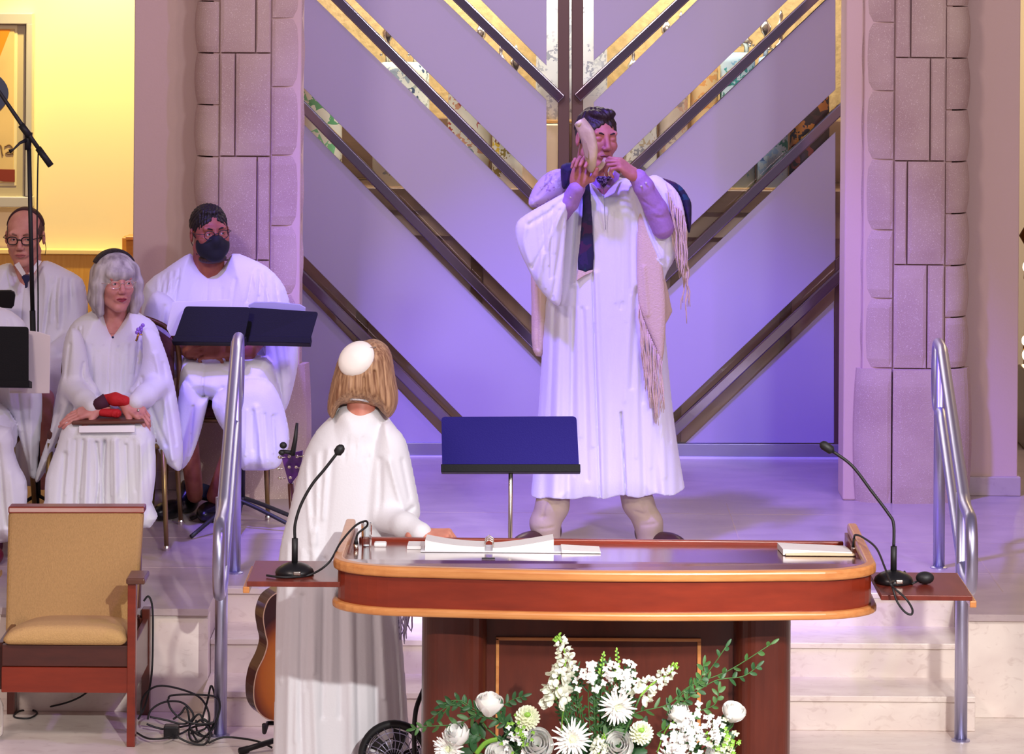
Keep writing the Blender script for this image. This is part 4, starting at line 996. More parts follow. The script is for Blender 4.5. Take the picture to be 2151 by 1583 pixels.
MB().tube([fc + Vector((-.125, 0, 0)), fc + Vector((-.12, 0, -.10)), Vector((fc.x - .08, fc.y, FLOOR + .01)), Vector((fc.x + .08, fc.y, FLOOR + .01)), fc + Vector((.12, 0, -.10)), fc + Vector((.125, 0, 0))], .010, 8).build('yoke', M_rubber, fn, smooth=True)
cable('thick black lead curving down beside the left lectern column', [P(900, 1430, -2.9), P(888, 1452, -2.92), P(874, 1490, -2.95), P(870, 1540, -2.95), P(872, 1600, -2.95), P(876, 1690, -2.95)], .0078, 'power_lead')

# ================================================================== CABLE TANGLE behind the armchair
def floorpt(px, py, h=.004): return PZ(px, py, FLOOR + h)
def cpt(px, py, Y=-1.52): 
    v = P(px, py, Y); v.z = max(v.z, FLOOR + .006); return v
tg = [[(302, 1262), (312, 1252), (320, 1275), (321, 1340), (318, 1420), (305, 1480), (290, 1510)],
      [(296, 1500), (300, 1465), (325, 1442), (360, 1442), (410, 1458), (432, 1480), (440, 1510), (430, 1530), (400, 1540)],
      [(354, 1468), (360, 1460), (400, 1458), (450, 1462), (462, 1480), (456, 1510), (440, 1540), (420, 1545), (400, 1530)],
      [(310, 1510), (318, 1490), (345, 1474), (380, 1474), (402, 1492), (405, 1508), (385, 1520), (350, 1512), (315, 1505)],
      [(352, 1468), (360, 1490), (385, 1512), (420, 1520), (450, 1516)],
      [(424, 1512), (436, 1470), (443, 1440), (450, 1455), (454, 1490), (444, 1530), (420, 1556), (400, 1552), (398, 1528), (410, 1505), (420, 1500), (428, 1512), (440, 1516)],
      [(282, 1535), (310, 1550), (345, 1550), (380, 1540), (410, 1525), (445, 1520)],
      [(370, 1546), (400, 1560), (428, 1565), (440, 1550), (438, 1530), (420, 1510)],
      [(364, 1510), (380, 1498), (390, 1485), (396, 1500), (400, 1530), (414, 1556)],
      [(438, 1560), (470, 1548), (520, 1552), (552, 1560), (572, 1572)],
      [(308, 1520), (330, 1528), (350, 1530), (400, 1522), (430, 1510), (444, 1540), (436, 1548), (415, 1536), (412, 1512)]]
tangle = thing('cable_tangle', floorpt(390, 1530), 'tangled black cables heaped on the floor between armchair and left handrail', 'cables')
for i, l_ in enumerate(tg):
    MB().tube(spline([cpt(a, b, -1.50 - .02 * (i % 5) - (.12 if b > 1540 else 0)) for a, b in l_], 6), .0038, 7).build('cable_loop', M_rubber, tangle, smooth=True)
ab = thing('power_adapter', floorpt(360, 1546, 0), 'small black power adapter box lying among the tangled cables', 'adapter')
q = floorpt(360, 1549, 0); MB().box(q.x - .027, q.x + .027, q.y - .02, q.y + .03, FLOOR, FLOOR + .045).build('case', M_black, ab, bevel=.005)
cable('black cable on the floor under the brown armchair', [floorpt(22, 1495), floorpt(30, 1488), floorpt(60, 1488), floorpt(78, 1497), floorpt(60, 1508), floorpt(30, 1505), floorpt(40, 1493), floorpt(80, 1488), P(130, 1478, -1.2), P(165, 1465, -1.2), P(190, 1448, -1.2)], .0034, 'floor_cable')
wb_ = thing('water_bottle', PZ(-6, 1545, FLOOR), 'clear plastic bottle on the floor at the left edge, beside the armchair', 'bottle')
q = PZ(-8, 1545, FLOOR); MB().lathe([(.02, 0), (.026, .01), (.026, .11), (.012, .14), (.012, .155)], q, 18).build('bottle_body', M_glass, wb_, smooth=True)
MB().lathe([(.013, .155), (.013, .17), (.01, .172)], q, 14).build('cap', M_paper, wb_)

# ================================================================== FLOWERS before the lectern
YFw = -3.92
def fp(px, py, dy=0): return P(px, py, YFw + dy)
fl = thing('flower_arrangement', (P(1260, 1583, YFw).x, YFw, FLOOR), 'arrangement of white flowers and green sprigs in front of the lectern', 'flowers')
M_pet = mat('white_petal', rgb(252, 252, 248), .5, sheen=.2, sss=.25)
M_petg = mat('green_white_petal', rgb(222, 230, 190), .55)
M_leaf = mat('dark_leaf', rgb(44, 92, 48), .5, vary=.4, vscale=20)
M_leaf2 = mat('mid_leaf', rgb(66, 110, 52), .5, vary=.3, vscale=20)
M_lime = mat('lime_bud', rgb(140, 190, 70), .5)
cvx = P(1260, 1583, YFw).x
MB().lathe([(.11, 0), (.12, .02), (.09, .05), (.08, .25), (.13, .36), (.17, .42), (.16, .43), (.12, .38)], (cvx, YFw, FLOOR), 28).build('urn', mat('ceramic_urn', rgb(220, 214, 206), .3), fl, smooth=True)
MB().ball((cvx, YFw, FLOOR + .44), (.13, .11, .06), 20).build('floral_foam', M_leaf, fl, smooth=True)
def petal(mb, c, d, up, L_, w, curl, n=4, thick=.0008):
    """a cupped petal from c along d, bending towards up"""
    d = d.normalized(); s_ = d.cross(up).normalized(); vs = []
    for i in range(n + 1):
        t = i / n; p = c + d * (L_ * t) + up * (curl * L_ * t * t); ww = w * math.sin(math.pi * (.12 + .80 * t)) ** .8
        for k in (-1, 0, 1): vs.append(p + s_ * (ww * k) + up * (abs(k) * ww * .35))
    fs = []
    for i in range(n):
        for k in range(2): fs.append((i * 3 + k, i * 3 + k + 1, (i + 1) * 3 + k + 1, (i + 1) * 3 + k))
    mb.add(vs, fs)
def leaf(mb, c, d, L_, w, up=Vector((0, -1, .2))): petal(mb, c, d, up.normalized(), L_, w, -.15, 4)
def stem(pts, rad=.0022): return MB().tube(spline(pts, 4), rad, 6)
base = Vector((cvx, YFw, FLOOR + .46))
def spider(px, py, R_, seed, axis=Vector((0, -1, .25)), dy=0):
    rnd = random.Random(seed); c = fp(px, py, dy); A = axis.normalized(); U = A.orthogonal().normalized(); V_ = A.cross(U); mb = MB()
    for ring_, (n, tl, L0, w) in enumerate(((22, .05, 1.0, .0042), (20, .45, .86, .0042), (16, .9, .62, .0045), (12, 1.25, .4, .005))):
        for k in range(n):
            a = 2 * math.pi * (k + .5 * ring_) / n + rnd.uniform(-.08, .08); t_ = tl + rnd.uniform(-.12, .12)
            d = (U * math.cos(a) + V_ * math.sin(a)) * math.cos(t_) + A * math.sin(t_)
            petal(mb, c, d, A, R_ * L0 * rnd.uniform(.9, 1.05), w, .18 - .3 * (ring_ == 0) * rnd.random(), 4)
    o = mb.build('spider_chrysanthemum', M_pet, fl, smooth=True)
    MB().ball(c + A * R_ * .22, R_ * .2, 12).build('flower_heart', M_petg, o, smooth=True)
    stem([c - A * .005, c - A * .04 + Vector((0, 0, -.03)), base + Vector(((c.x - base.x) * .3, 0, 0))], .003).build('stem', M_leaf2, o, smooth=True)
def pompon(px, py, R_, seed, dy=0):
    rnd = random.Random(seed); c = fp(px, py, dy); A = Vector((0, -.8, .6)).normalized(); mb = MB(); N = 110
    for i in range(N):
        z = 1 - 2 * (i + .5) / N
        if z < -.35: continue
        r_ = math.sqrt(1 - z * z); a = i * 2.399963; U = A.orthogonal().normalized(); V_ = A.cross(U)
        d = A * z + (U * math.cos(a) + V_ * math.sin(a)) * r_
        petal(mb, c + d * R_ * .55, (d + A * .5).normalized(), d, R_ * .46, R_ * .15, .25, 3)
    MB().ball(c, R_ * .72, 14).build('flower_core', M_petg, fl, smooth=True)
    o = mb.build('button_chrysanthemum', mat('pompon_petal', rgb(236, 240, 214), .5), fl, smooth=True)
    MB().ball(c + A * R_ * .78, (R_ * .3, R_ * .3, R_ * .2), 10).build('green_eye', M_lime, o, smooth=True)
    stem([c - A * R_ * .5, c - A * .05, base + Vector(((c.x - base.x) * .3, 0, 0))], .003).build('stem', M_leaf2, o, smooth=True)
def rose(px, py, R_, seed, axis=(0, -.55, .85), dy=0):
    rnd = random.Random(seed); c = fp(px, py, dy); A = Vector(axis).normalized(); U = A.orthogonal().normalized(); V_ = A.cross(U); mb = MB()
    for ring_, (n, rr_, h, opn) in enumerate(((3, .24, 1.10, .0), (3, .36, 1.08, .0), (4, .48, 1.02, .03), (4, .58, .95, .10), (4, .66, .86, .22))):
        for k in range(n):
            a0 = 2 * math.pi * k / n + ring_ * .7 + rnd.uniform(-.15, .15); span = 2 * math.pi / n * .78; vs = []; nn = 6
            for i in range(6):
                t = i / 5; rad = R_ * rr_ * (.45 + .75 * math.sin(t * 2.1)) * (1 + opn * t * t); hh = R_ * 1.5 * (t * h) - R_ * .7
                for j in range(nn + 1):
                    a = a0 + span * (j / nn * 2 - 1) * (1 - .35 * t ** 4); e_ = abs(j / nn * 2 - 1)
                    vs.append(c + (U * math.cos(a) + V_ * math.sin(a)) * (rad * (1 + .12 * t * e_)) + A * (hh - R_ * .22 * e_ ** 2 * t))
            mb.add(vs, [(i * (nn + 1) + j, i * (nn + 1) + j + 1, (i + 1) * (nn + 1) + j + 1, (i + 1) * (nn + 1) + j) for i in range(5) for j in range(nn)])
    o = mb.build('white_rose', M_pet, fl, smooth=True)
    MB().ball(c - A * R_ * .7, (R_ * .3, R_ * .3, R_ * .25), 10).build('sepal_cup', M_leaf2, o, smooth=True)
    stem([c - A * R_ * .7, c - A * .07, base + Vector(((c.x - base.x) * .3, 0, 0))], .003).build('stem', M_leaf2, o, smooth=True)
def snap(pts, n, seed, w=.034, dy=-.02):
    rnd = random.Random(seed); path = spline([fp(a, b, dy) for a, b in pts], 10); m_ = len(path); mb = MB(); gb = MB()
    for i in range(n):
        t = i / n; p = path[int(t * (m_ - 1))]; tan = (path[min(int(t * (m_ - 1)) + 1, m_ - 1)] - path[max(int(t * (m_ - 1)) - 1, 0)]).normalized()
        a = i * 2.4; sz_ = w * (1 - .72 * t) ; U = tan.orthogonal().normalized(); V_ = tan.cross(U); d = (U * math.cos(a) + V_ * math.sin(a))
        c = p + d * sz_ * .45
        tgt = mb if t < .86 else gb
        for k in range(4 if t < .7 else 2):
            d2 = (d + Vector((rnd.uniform(-.8, .8), rnd.uniform(-.8, .8), rnd.uniform(-.8, .6)))).normalized()
            petal(tgt, c, d2, (d2.orthogonal()).normalized(), sz_ * .55, sz_ * .26, .5, 3)
        tgt.ball(c + d * sz_ * .1, sz_ * .24, 8)
    o = mb.build('snapdragon', M_petg if False else mat('snap_petal', rgb(236, 240, 222), .55), fl, smooth=True)
    gb.build('bud_tip', M_lime, o, smooth=True)
    MB().tube(path, .0028, 6).build('flower_spike', M_lime, o, smooth=True)
    stem([path[0], (path[0] + base) / 2 + Vector((0, .01, 0)), base], .003).build('stem', M_leaf2, o, smooth=True)
def sprig(pts, n, seed, L_=.035, w=.007, m_=None, name='leafy_sprig', dy=0, spread=1.0):
    rnd = random.Random(seed); path = spline([fp(a, b, dy) for a, b in pts], 8); k_ = len(path); mb = MB()
    for i in range(n):
        t = (i + .5) / n; q = int(t * (k_ - 1)); p = path[q]; tan = (path[min(q + 1, k_ - 1)] - path[max(q - 1, 0)]).normalized()
        side = 1 if i % 2 else -1; nn = Vector((-tan.z, rnd.uniform(-.6, .6), tan.x)) * side * spread
        leaf(mb, p, tan * .8 + nn, L_ * rnd.uniform(.7, 1.15) * (1 - .35 * t), w * rnd.uniform(.8, 1.2), Vector((rnd.uniform(-.5, .5), -1, rnd.uniform(-.2, .6))))
    leaf(mb, path[-1], path[-1] - path[-3], L_ * .8, w * .8)
    o = mb.build(name, m_ or M_leaf, fl, smooth=True); MB().tube(path, .0016, 5).build('twig', M_leaf2, o, smooth=True)
def filler(px, py, R_, n, seed, dy=-.02, m_=None, br=.0058, name='small_white_blossoms'):
    rnd = random.Random(seed); c = fp(px, py, dy); mb = MB(); tw = MB()
    for i in range(n):
        v = Vector((rnd.gauss(0, .45), rnd.gauss(0, .35), rnd.gauss(0, .45))) * R_ + c
        for k in range(4): 
            a = k * math.pi / 2 + rnd.random(); petal(mb, v, Vector((math.cos(a), -.25, math.sin(a))), Vector((0, -1, 0)), br * 1.5, br * .6, .2, 2)
        mb.ball(v, br * .5, 6)
        if i % 2 == 0: tw.tube([v, c + Vector((0, .02, -R_))], .0008, 4)
    o = mb.build(name, m_ or M_pet, fl, smooth=True); o['kind'] = 'stuff'
    tw.build('twigs', M_leaf2, o)
snap([(1168, 1470), (1172, 1430), (1188, 1390), (1180, 1350), (1168, 1336)], 46, 1, .052)
snap([(1345, 1462), (1365, 1440), (1395, 1420), (1412, 1408), (1420, 1392)], 30, 2, .042)
snap([(1258, 1583), (1256, 1565), (1262, 1552), (1272, 1545)], 22, 12, .034)
sprig([(1290, 1430), (1298, 1400), (1296, 1366)], 16, 3, .012, .0035, M_lime, 'budding_spray'); sprig([(1262, 1420), (1265, 1395), (1268, 1374)], 12, 4, .012, .0035, M_lime, 'budding_spray')
spider(1202, 1552, .062, 1); spider(1297, 1483, .056, 2, Vector((.15, -1, -.1)), -.02); spider(944, 1572, .05, 3, Vector((-.4, -1, .1))); spider(1412, 1600, .06, 4)
pompon(1108, 1508, .034, 1); pompon(1347, 1540, .033, 2)
rose(1028, 1482, .042, 1, (.1, -.2, .95)); rose(962, 1545, .04, 2, (-.35, -.5, .7)); rose(1128, 1565, .05, 3, (0, -.85, .5)); rose(1297, 1566, .048, 4, (0, -.9, .45))
rose(1427, 1500, .034, 5, (-.3, -.3, .9)); rose(1540, 1498, .036, 6, (.3, -.35, .9)); rose(1050, 1590, .044, 7, (-.1, -.6, .7)); rose(1505, 1588, .034, 8, (.1, -.5, .8))
filler(1300, 1425, .055, 40, 1, br=.0075); filler(1450, 1530, .07, 60, 2, br=.008); filler(1425, 1555, .04, 30, 3, br=.0085); filler(1085, 1545, .04, 26, 4); filler(1240, 1425, .04, 22, 5, br=.008); filler(1500, 1530, .05, 34, 6); filler(1530, 1560, .05, 30, 7, m_=M_lime, br=.005, name='lime_buds')
filler(1092, 1540, .05, 30, 9, m_=M_lime, br=.0045, name='lime_buds'); filler(1520, 1560, .05, 26, 8, m_=M_petg)
# feathery and leafy greens
for i, pts in enumerate([[(1260, 1560), (1330, 1500), (1400, 1480), (1450, 1440), (1530, 1408), (1620, 1352)], [(1400, 1500), (1440, 1450), (1480, 1420), (1525, 1358)], [(1440, 1470), (1500, 1430), (1560, 1420), (1590, 1400)],
                         [(1420, 1490), (1450, 1460), (1470, 1430), (1478, 1395)], [(1120, 1560), (1060, 1520), (1000, 1500), (950, 1480), (905, 1510)], [(1060, 1520), (1000, 1490), (960, 1470), (930, 1500)], [(1000, 1500), (960, 1520), (900, 1525), (872, 1530)],
                         [(1060, 1520), (1050, 1490), (1075, 1470), (1098, 1462)], [(1020, 1500), (990, 1490), (960, 1470), (930, 1480)], [(1380, 1540), (1450, 1500), (1500, 1480), (1510, 1450)]]):
    sprig(pts, 22 if i in (0, 4) else 13, 20 + i, .034, .006, M_leaf if i % 3 else M_leaf2)
for i in range(44):
    rnd = random.Random(100 + i); x0 = rnd.uniform(1170, 1330); y0 = rnd.uniform(1400, 1480)
    sprig([(1250 + (x0 - 1250) * .4, 1570), (1250 + (x0 - 1250) * .8, 1520), (x0, y0 + 20), (x0 + rnd.uniform(-15, 15), y0 - rnd.uniform(0, 25))], 14, 200 + i, .024, .0032, M_leaf if i % 3 else M_leaf2, dy=.02)
for i in range(14):
    rnd = random.Random(300 + i); x0 = rnd.uniform(980, 1540)
    sprig([(1260 + (x0 - 1260) * .7, 1590), (x0, rnd.uniform(1550, 1580)), (x0 + rnd.uniform(-30, 30), rnd.uniform(1515, 1545))], 9, 400 + i, .05, .011, M_leaf, dy=.03, name='broad_leaf_sprig')
for pts in ([(1000, 1583), (1020, 1560), (1045, 1552)], [(1380, 1580), (1400, 1530), (1430, 1505)], [(1180, 1540), (1182, 1500), (1195, 1440)]):
    mb = MB(); mb.tube(spline([fp(a, b, -.01) for a, b in pts], 6), [.004] * (len(pts) * 6 - 5), 6, sx=1.8, sy=.5); mb.build('grass_blade', mat('bright_leaf', rgb(110, 160, 50), .45), fl, smooth=True)
# ================================================================== PEOPLE
def skin(name, c, c2): return mat(name, c, .5, vary=0, col2=c2, vscale=22, bump=.06, bscale=160, sss=.08, spec=.35)
M_lip = mat('lip_tone', rgb(166, 84, 84), .4); M_eye = mat('eye_white', rgb(196, 184, 178), .3); M_iris = mat('iris', rgb(44, 34, 30), .2)
def hairmat(name, c, c2, st=(60, 60, 3)):
    return mat(name, c, .5, bump=.25, bscale=4, col2=c2, vscale=3.2, stretch=st, spec=.4)
def head_mesh(jaw=1.0, closed=False, neck=.058, fat=0, vs=.0026):
    f = Fld((-.105, -.14, -.22), (.105, .14, .135), vs)
    f.ell((0, .018, .035), (.076, .096, .084), .01)
    f.ell((0, -.030, -.020), (.062 + fat, .062, .080), .02)
    f.cap((.046 + fat, -.005, -.058), (.012, -.062, -.094), .022 + fat, .020, .02).cap((-.046 - fat, -.005, -.058), (-.012, -.062, -.094), .022 + fat, .020, .02)
    f.ell((0, -.066, -.090), (.024 * jaw, .018, .018), .015)
    for s in (-1, 1): f.ell((s * .037, -.066, -.018), (.022 + fat, .018, .020), .02)
    f.cap((-.040, -.076, .034), (.040, -.076, .034), .011, .011, .014)
    for s in (-1, 1): f.ell((s * .031, -.096, .012), (.019, .016, .013), .010, 's')
    f.cap((0, -.084, .026), (0, -.106, -.020), .0075, .0115, .010)
    for s in (-1, 1): f.ell((s * .011, -.099, -.026), (.009, .011, .007), .006)
    for s in (-1, 1):
        f.ell((s * .031, -.0745, .011), (.0150, .0135, .0125), .004)
        if not closed: f.ell((s * .031, -.090, .0095), (.0120, .010, .0042), .003, 's')
        else: f.crease([(s * .031 - .013, -.0875, .006), (s * .031, -.0895, .0035), (s * .031 + .013, -.086, .006)], .0022, .002)
    f.ell((0, -.080, -.056), (.030, .016, .018), .012)
    f.crease([(-.024, -.092, -.0585), (0, -.097, -.0570), (.024, -.092, -.0585)], .0026, .003)
    for s in (-1, 1):
        f.crease([(s * .018, -.094, -.030), (s * .032, -.080, -.054)], .004, .0022)
        f.ell((s * .080, .012, -.004), (.008, .019, .031), .005, rot=(s * .25, 'Z')); f.ell((s * .088, .006, .000), (.006, .010, .018), .004, 's')
    f.cap((0, .032, -.06), (0, .050, -.20), neck, neck + .004, .02)
    return f.mesh()
HEADS = {}
def head_mat(px, py, Y, yaw=0, pitch=0, roll=0, s=1.0):
    return Matrix.Translation(P(px, py, Y)) @ Matrix.Rotation(math.radians(yaw), 4, 'Z') @ Matrix.Rotation(math.radians(pitch), 4, 'X') @ Matrix.Rotation(math.radians(roll), 4, 'Y') @ Matrix.Scale(s, 4)
def face_parts(M, par, brow, lip=M_lip, closed=False, browh=0, mouth=True):
    for s in (-1, 1):
        if not closed:
            e = MB().ball((s * .031, -.0745, .0105), .0122, 16, M).build('eye', M_eye, par, smooth=True)
            MB().ball((s * .031 + .002, -.0838, .0105), (.0054, .0035, .0054), 12, M).build('iris', M_iris, e, smooth=True)
        MB().tube([M @ Vector((s * a, b, c + browh)) for a, b, c in ((.014, -.0885, .030), (.028, -.0895, .036), (.042, -.080, .034), (.050, -.070, .028))], [.0022, .0036, .003, .0012], 8).build('eyebrow', brow, par, smooth=True)
    if mouth:
        l_ = MB().tube([M @ Vector(v) for v in spline([(-.023, -.0905, -.0575), (-.010, -.0965, -.0535), (0, -.0972, -.0550), (.010, -.0965, -.0535), (.023, -.0905, -.0575)], 4)], interp_r([.0012, .0036, .0030, .0036, .0012], 17), 8)
        l_.tube([M @ Vector(v) for v in spline([(-.020, -.0905, -.0595), (0, -.0965, -.0640), (.020, -.0905, -.0595)], 5)], interp_r([.0012, .0048, .0012], 11), 8).build('lips', lip, par, smooth=True)
def glasses(M, par, m, w=.021, h=.017, r=.0016, rnd=.6, bridge=True, gl=True):
    g = MB()
    for s in (-1, 1):
        ring_ = []
        for k in range(24):
            a = 2 * math.pi * k / 24; ring_.append(M @ Vector((s * .031 + w * math.copysign(abs(math.cos(a)) ** rnd, math.cos(a)), -.103 + .35 * abs(s * .031 + w * math.cos(a)) ** 1.0 * .25, .008 + h * math.copysign(abs(math.sin(a)) ** rnd, math.sin(a)))))
        g.tube(ring_, r, 8, closed=True)
        g.tube([M @ Vector((s * (.031 + w), -.098, .014)), M @ Vector((s * .079, -.06, .013)), M @ Vector((s * .083, .005, .010)), M @ Vector((s * .082, .022, -.008))], r * .9, 6)
    g.tube([M @ Vector((-.011, -.104, .012)), M @ Vector((0, -.106, .015)), M @ Vector((.011, -.104, .012))], r, 8)
    o = g.build('glasses', m, par, smooth=True)
    return o
def hand_mesh(curl=(.5, .5, .5, .5), thumb=((.35, .75, -.35), (.75, .45, -.5), (.85, .2, -.5)), spread=.06, vs=.0023, first=1.0):
    f = Fld((-.08, -.10, -.10), (.21, .11, .06), vs)
    mcp = [(.090, .030), (.095, .010), (.091, -.010), (.083, -.029)]; L3 = [(.043, .026, .021), (.047, .030, .022), (.043, .028, .021), (.034, .021, .019)]; R3 = [.0092, .0092, .0087, .0078]
    for (x, y) in mcp: f.cap((.012, y * .62, -.001), (x - .004, y, 0), .0150, .0118, .014)
    f.ell((.032, .022, -.010), (.030, .018, .016), .014); f.ell((.035, -.022, -.008), (.032, .014, .014), .012)
    for i, (x, y) in enumerate(mcp):
        a = 0; p = Vector((x, y, 0)); c = curl[i]; yaw = spread * (1.5 - i)
        for j, l in enumerate(L3[i]):
            a += c * (1.0 * first, 1.15, .75)[j]; d = Vector((math.cos(a) * math.cos(yaw), math.sin(yaw) * math.cos(a), -math.sin(a))); q = p + d * l; r = R3[i]
            f.cap(p, q, r * (1, .94, .88)[j], r * (.94, .88, .78)[j], .004); p = q
    p = Vector((.022, .026, -.008))
    for d, l, r0, r1 in zip(thumb, (.042, .032, .025), (.0150, .0115, .0104), (.0118, .0104, .0088)):
        q = p + Vector(d).normalized() * l; f.cap(p, q, r0, r1, .008); p = q
    for y in (-.011, .011): f.cap((-.038, y, 0), (.014, y, 0), .0185, .019, .012)
    return f.mesh()
def frame(p, X, Z, side, s=1.0):
    X = Vector(X).normalized(); Z = Vector(Z); Z = (Z - X * Z.dot(X)).normalized(); Y = Z.cross(X)
    if side == 'L': Y = -Y
    M = Matrix(((X.x, Y.x, Z.x, p.x), (X.y, Y.y, Z.y, p.y), (X.z, Y.z, Z.z, p.z), (0, 0, 0, 1)))
    return M @ Matrix.Scale(s, 4)
def person(loc, label, m_skin, parts):
    """one continuous body mesh is the top-level object"""
    vs = []; o = surf('person', parts, m_skin, None)
    WM[o.name] = Matrix(); return tag(o, label, 'person')
def hair_fld(M, lo=(-.13, -.15, -.2), hi=(.13, .16, .17), vs=.003): return Fld(lo, hi, vs)
def shoe(px, py, Y, ax, m, par, z0=0, L_=.29, w=.048, heel=.0):
    """shoe pointing along ax (radians, 0 = toward the camera)"""
    c = P(px, py, Y); c.z = z0; f = Fld((-.08, -.22, -.0), (.08, .14, .14), .004)
    f.ell((0, -.10, .035), (w, .105, .042), .03); f.ell((0, .045, .05), (w * .8, .065, .055), .03); f.cap((0, .05, .06), (0, .055, .11), .036, .040, .02)
    f.cut(lambda x, y, z: .004 - z + 0 * x + 0 * y)
    o = f.build('shoe', m, par, M=Matrix.Translation(c) @ Matrix.Rotation(ax, 4, 'Z') @ Matrix.Scale(L_ / .30, 4)) if False else None
    v, q = f.mesh(); return surf('shoe', [(v, q, Matrix.Translation(c) @ Matrix.Rotation(ax, 4, 'Z') @ Matrix.Scale(L_ / .30, 4))], m, par)
def gather(x0, y0, x1, y1, n, L_, fan=0, seed=1, w=.0042, h=.006, lean=0):
    """soft pleats falling from a seam"""
    rnd = random.Random(seed); out = []
    for i in range(n):
        t = (i + .5) / n; x = x0 + (x1 - x0) * t; y = y0 + (y1 - y0) * t; l_ = L_ * rnd.uniform(.55, 1.15); dx = fan * (t - .5) * l_ + lean * l_
        out.append(([(x, y), (x + dx * .4 + rnd.uniform(-2, 2), y + l_ * .5), (x + dx, y + l_)], w * rnd.uniform(.8, 1.3), (-h if i % 2 else h * .7) * rnd.uniform(.7, 1.3)))
    return out
def Q(px, py, Y): return tuple(P(px, py, Y))
def bounds(x0, x1, ya, yb, t, b, Y):
    a = P(x0, b, Y); c = P(x1, t, Y); return (a.x, ya, a.z), (c.x, yb, c.z)
def strands(par, name, tops, bots, n, r, m, Y, seed=1, wob=.006):
    """cords hanging from one line of points to another"""
    rnd = random.Random(seed); mb = MB(); T_ = spline([P(a, b, Y) for a, b in tops], 10); B_ = spline([P(a, b, Y) for a, b in bots], 10)
    for i in range(n):
        t = i / (n - 1); a = T_[int(t * (len(T_) - 1))]; b = B_[int(t * (len(B_) - 1))].copy(); b.z += rnd.uniform(-.03, .03); b.x += rnd.uniform(-.008, .008)
        a = a + Vector((0, rnd.uniform(-.006, .006), 0)); pts = [a + (b - a) * k / 5 + Vector((rnd.uniform(-wob, wob) * (k > 0), rnd.uniform(-wob, wob), 0)) for k in range(6)]
        mb.tube(pts, [r, r, r, r * 1.1, r, r * .5], 6)
    o = mb.build(name, m, par, smooth=True); o['kind'] = 'stuff'; return o

# ------------------------------------------------------------------ 1. the horn blower
sk1 = skin('skin_ruddy', rgb(186, 122, 108), rgb(168, 100, 92))
H1 = head_mat(1254, 292, .03, 24, 4, 3, 1.02)
lo, hi = bounds(1070, 1470, -.36, .34, 380, 1160, 0)
b = Fld(lo, hi, .0065)
b.cap(Q(1262, 360, .07), Q(1262, 400, .06), .056, .060, .02).cap(Q(1225, 435, .11), Q(1310, 430, .11), .04, .04, .04).cap(Q(1262, 440, .08), Q(1265, 640, .07), .08, .09, .05).cap(Q(1262, 640, .07), Q(1262, 720, .07), .10, .10, .05)
b.chain([(Q(1205, 438, .10), .034), (Q(1140, 490, -.05), .030), (Q(1190, 430, -.14), .028), (Q(1213, 390, -.185), .028)], .02)
b.chain([(Q(1330, 435, .10), .034), (Q(1388, 480, -.06), .030), (Q(1360, 410, -.13), .028), (Q(1336, 368, -.17), .028)], .02)
b.chain([(Q(1225, 720, .07), .07), (Q(1178, 920, .05), .045), (Q(1150, 1128, .04), .034)], .02).chain([(Q(1300, 720, .07), .075), (Q(1322, 920, .05), .045), (Q(1362, 1120, .04), .034)], .02)
hr = frame(P(1213, 388, -.19), (.26, -.12, .96), (.35, .93, .1), 'R', 1.0); hl = frame(P(1337, 370, -.17), (-.80, -.12, .60), (.42, -.42, .80), 'L', 1.0)
HR = hand_mesh((.85, .9, .95, 1.0), ((.55, .75, -.3), (.85, .35, -.4), (.95, .1, -.35)), .04); HL = hand_mesh((.62, .75, .85, .95), ((.6, .5, -.6), (.9, .1, -.5), (.98, -.1, -.2)), .03)
vb, fb = b.mesh(); vh, fh = head_mesh(closed=True)
p1 = person(P(1262, 1150, 0), 'person in a long white robe standing before the ark, blowing a curved horn', sk1, [(vb, fb, None), (vh, fh, H1), (HR[0], HR[1], hr), (HL[0], HL[1], hl)])
M_hair1 = hairmat('dark_brown_hair', rgb(26, 14, 18), rgb(44, 26, 30), (50, 14, 30))
face_parts(H1, p1, M_hair1, closed=True, lip=mat('lip_dark', rgb(140, 70, 76), .4))
f = hair_fld(H1)
f.ell((0, .022, .040), (.0805, .1005, .086), .01).ell((0, -.104, -.012), (.060, .062, .096), .006, 's').ell((0, -.10, -.06), (.09, .085, .07), .006, 's').ell((0, .06, -.12), (.12, .12, .075), .01, 's')
for s in (-1, 1): f.ell((s * .088, -.002, -.01), (.02, .022, .034), .006, 's')
f.ell((.0, .0, .100), (.050, .070, .026), .014).ell((.020, -.036, .112), (.034, .032, .018), .012).ell((-.022, -.030, .104), (.030, .036, .016), .012)
f.app((-.12, -.14, -.1), (.12, .15, .16), lambda x, y, z: .0016 * np.sin(x * 330 + 5 * np.sin(y * 40 + z * 25)) + .0018 * np.sin(x * 120 + y * 60 + 3 * np.sin(z * 50)), 0, '+')
for k in range(9): f.crease([(-.06 + .015 * k, -.10, .09), (-.05 + .014 * k, -.04, .14), (-.04 + .011 * k, .03, .135)], .004, .0022)
f.build('hair', M_hair1, p1, M=H1); 
v, q = f.mesh(); bpy.data.objects.remove([o for o in p1.children if o.name.startswith('hair')][-1]); surf('hair', [(v, q, H1)], M_hair1, p1)
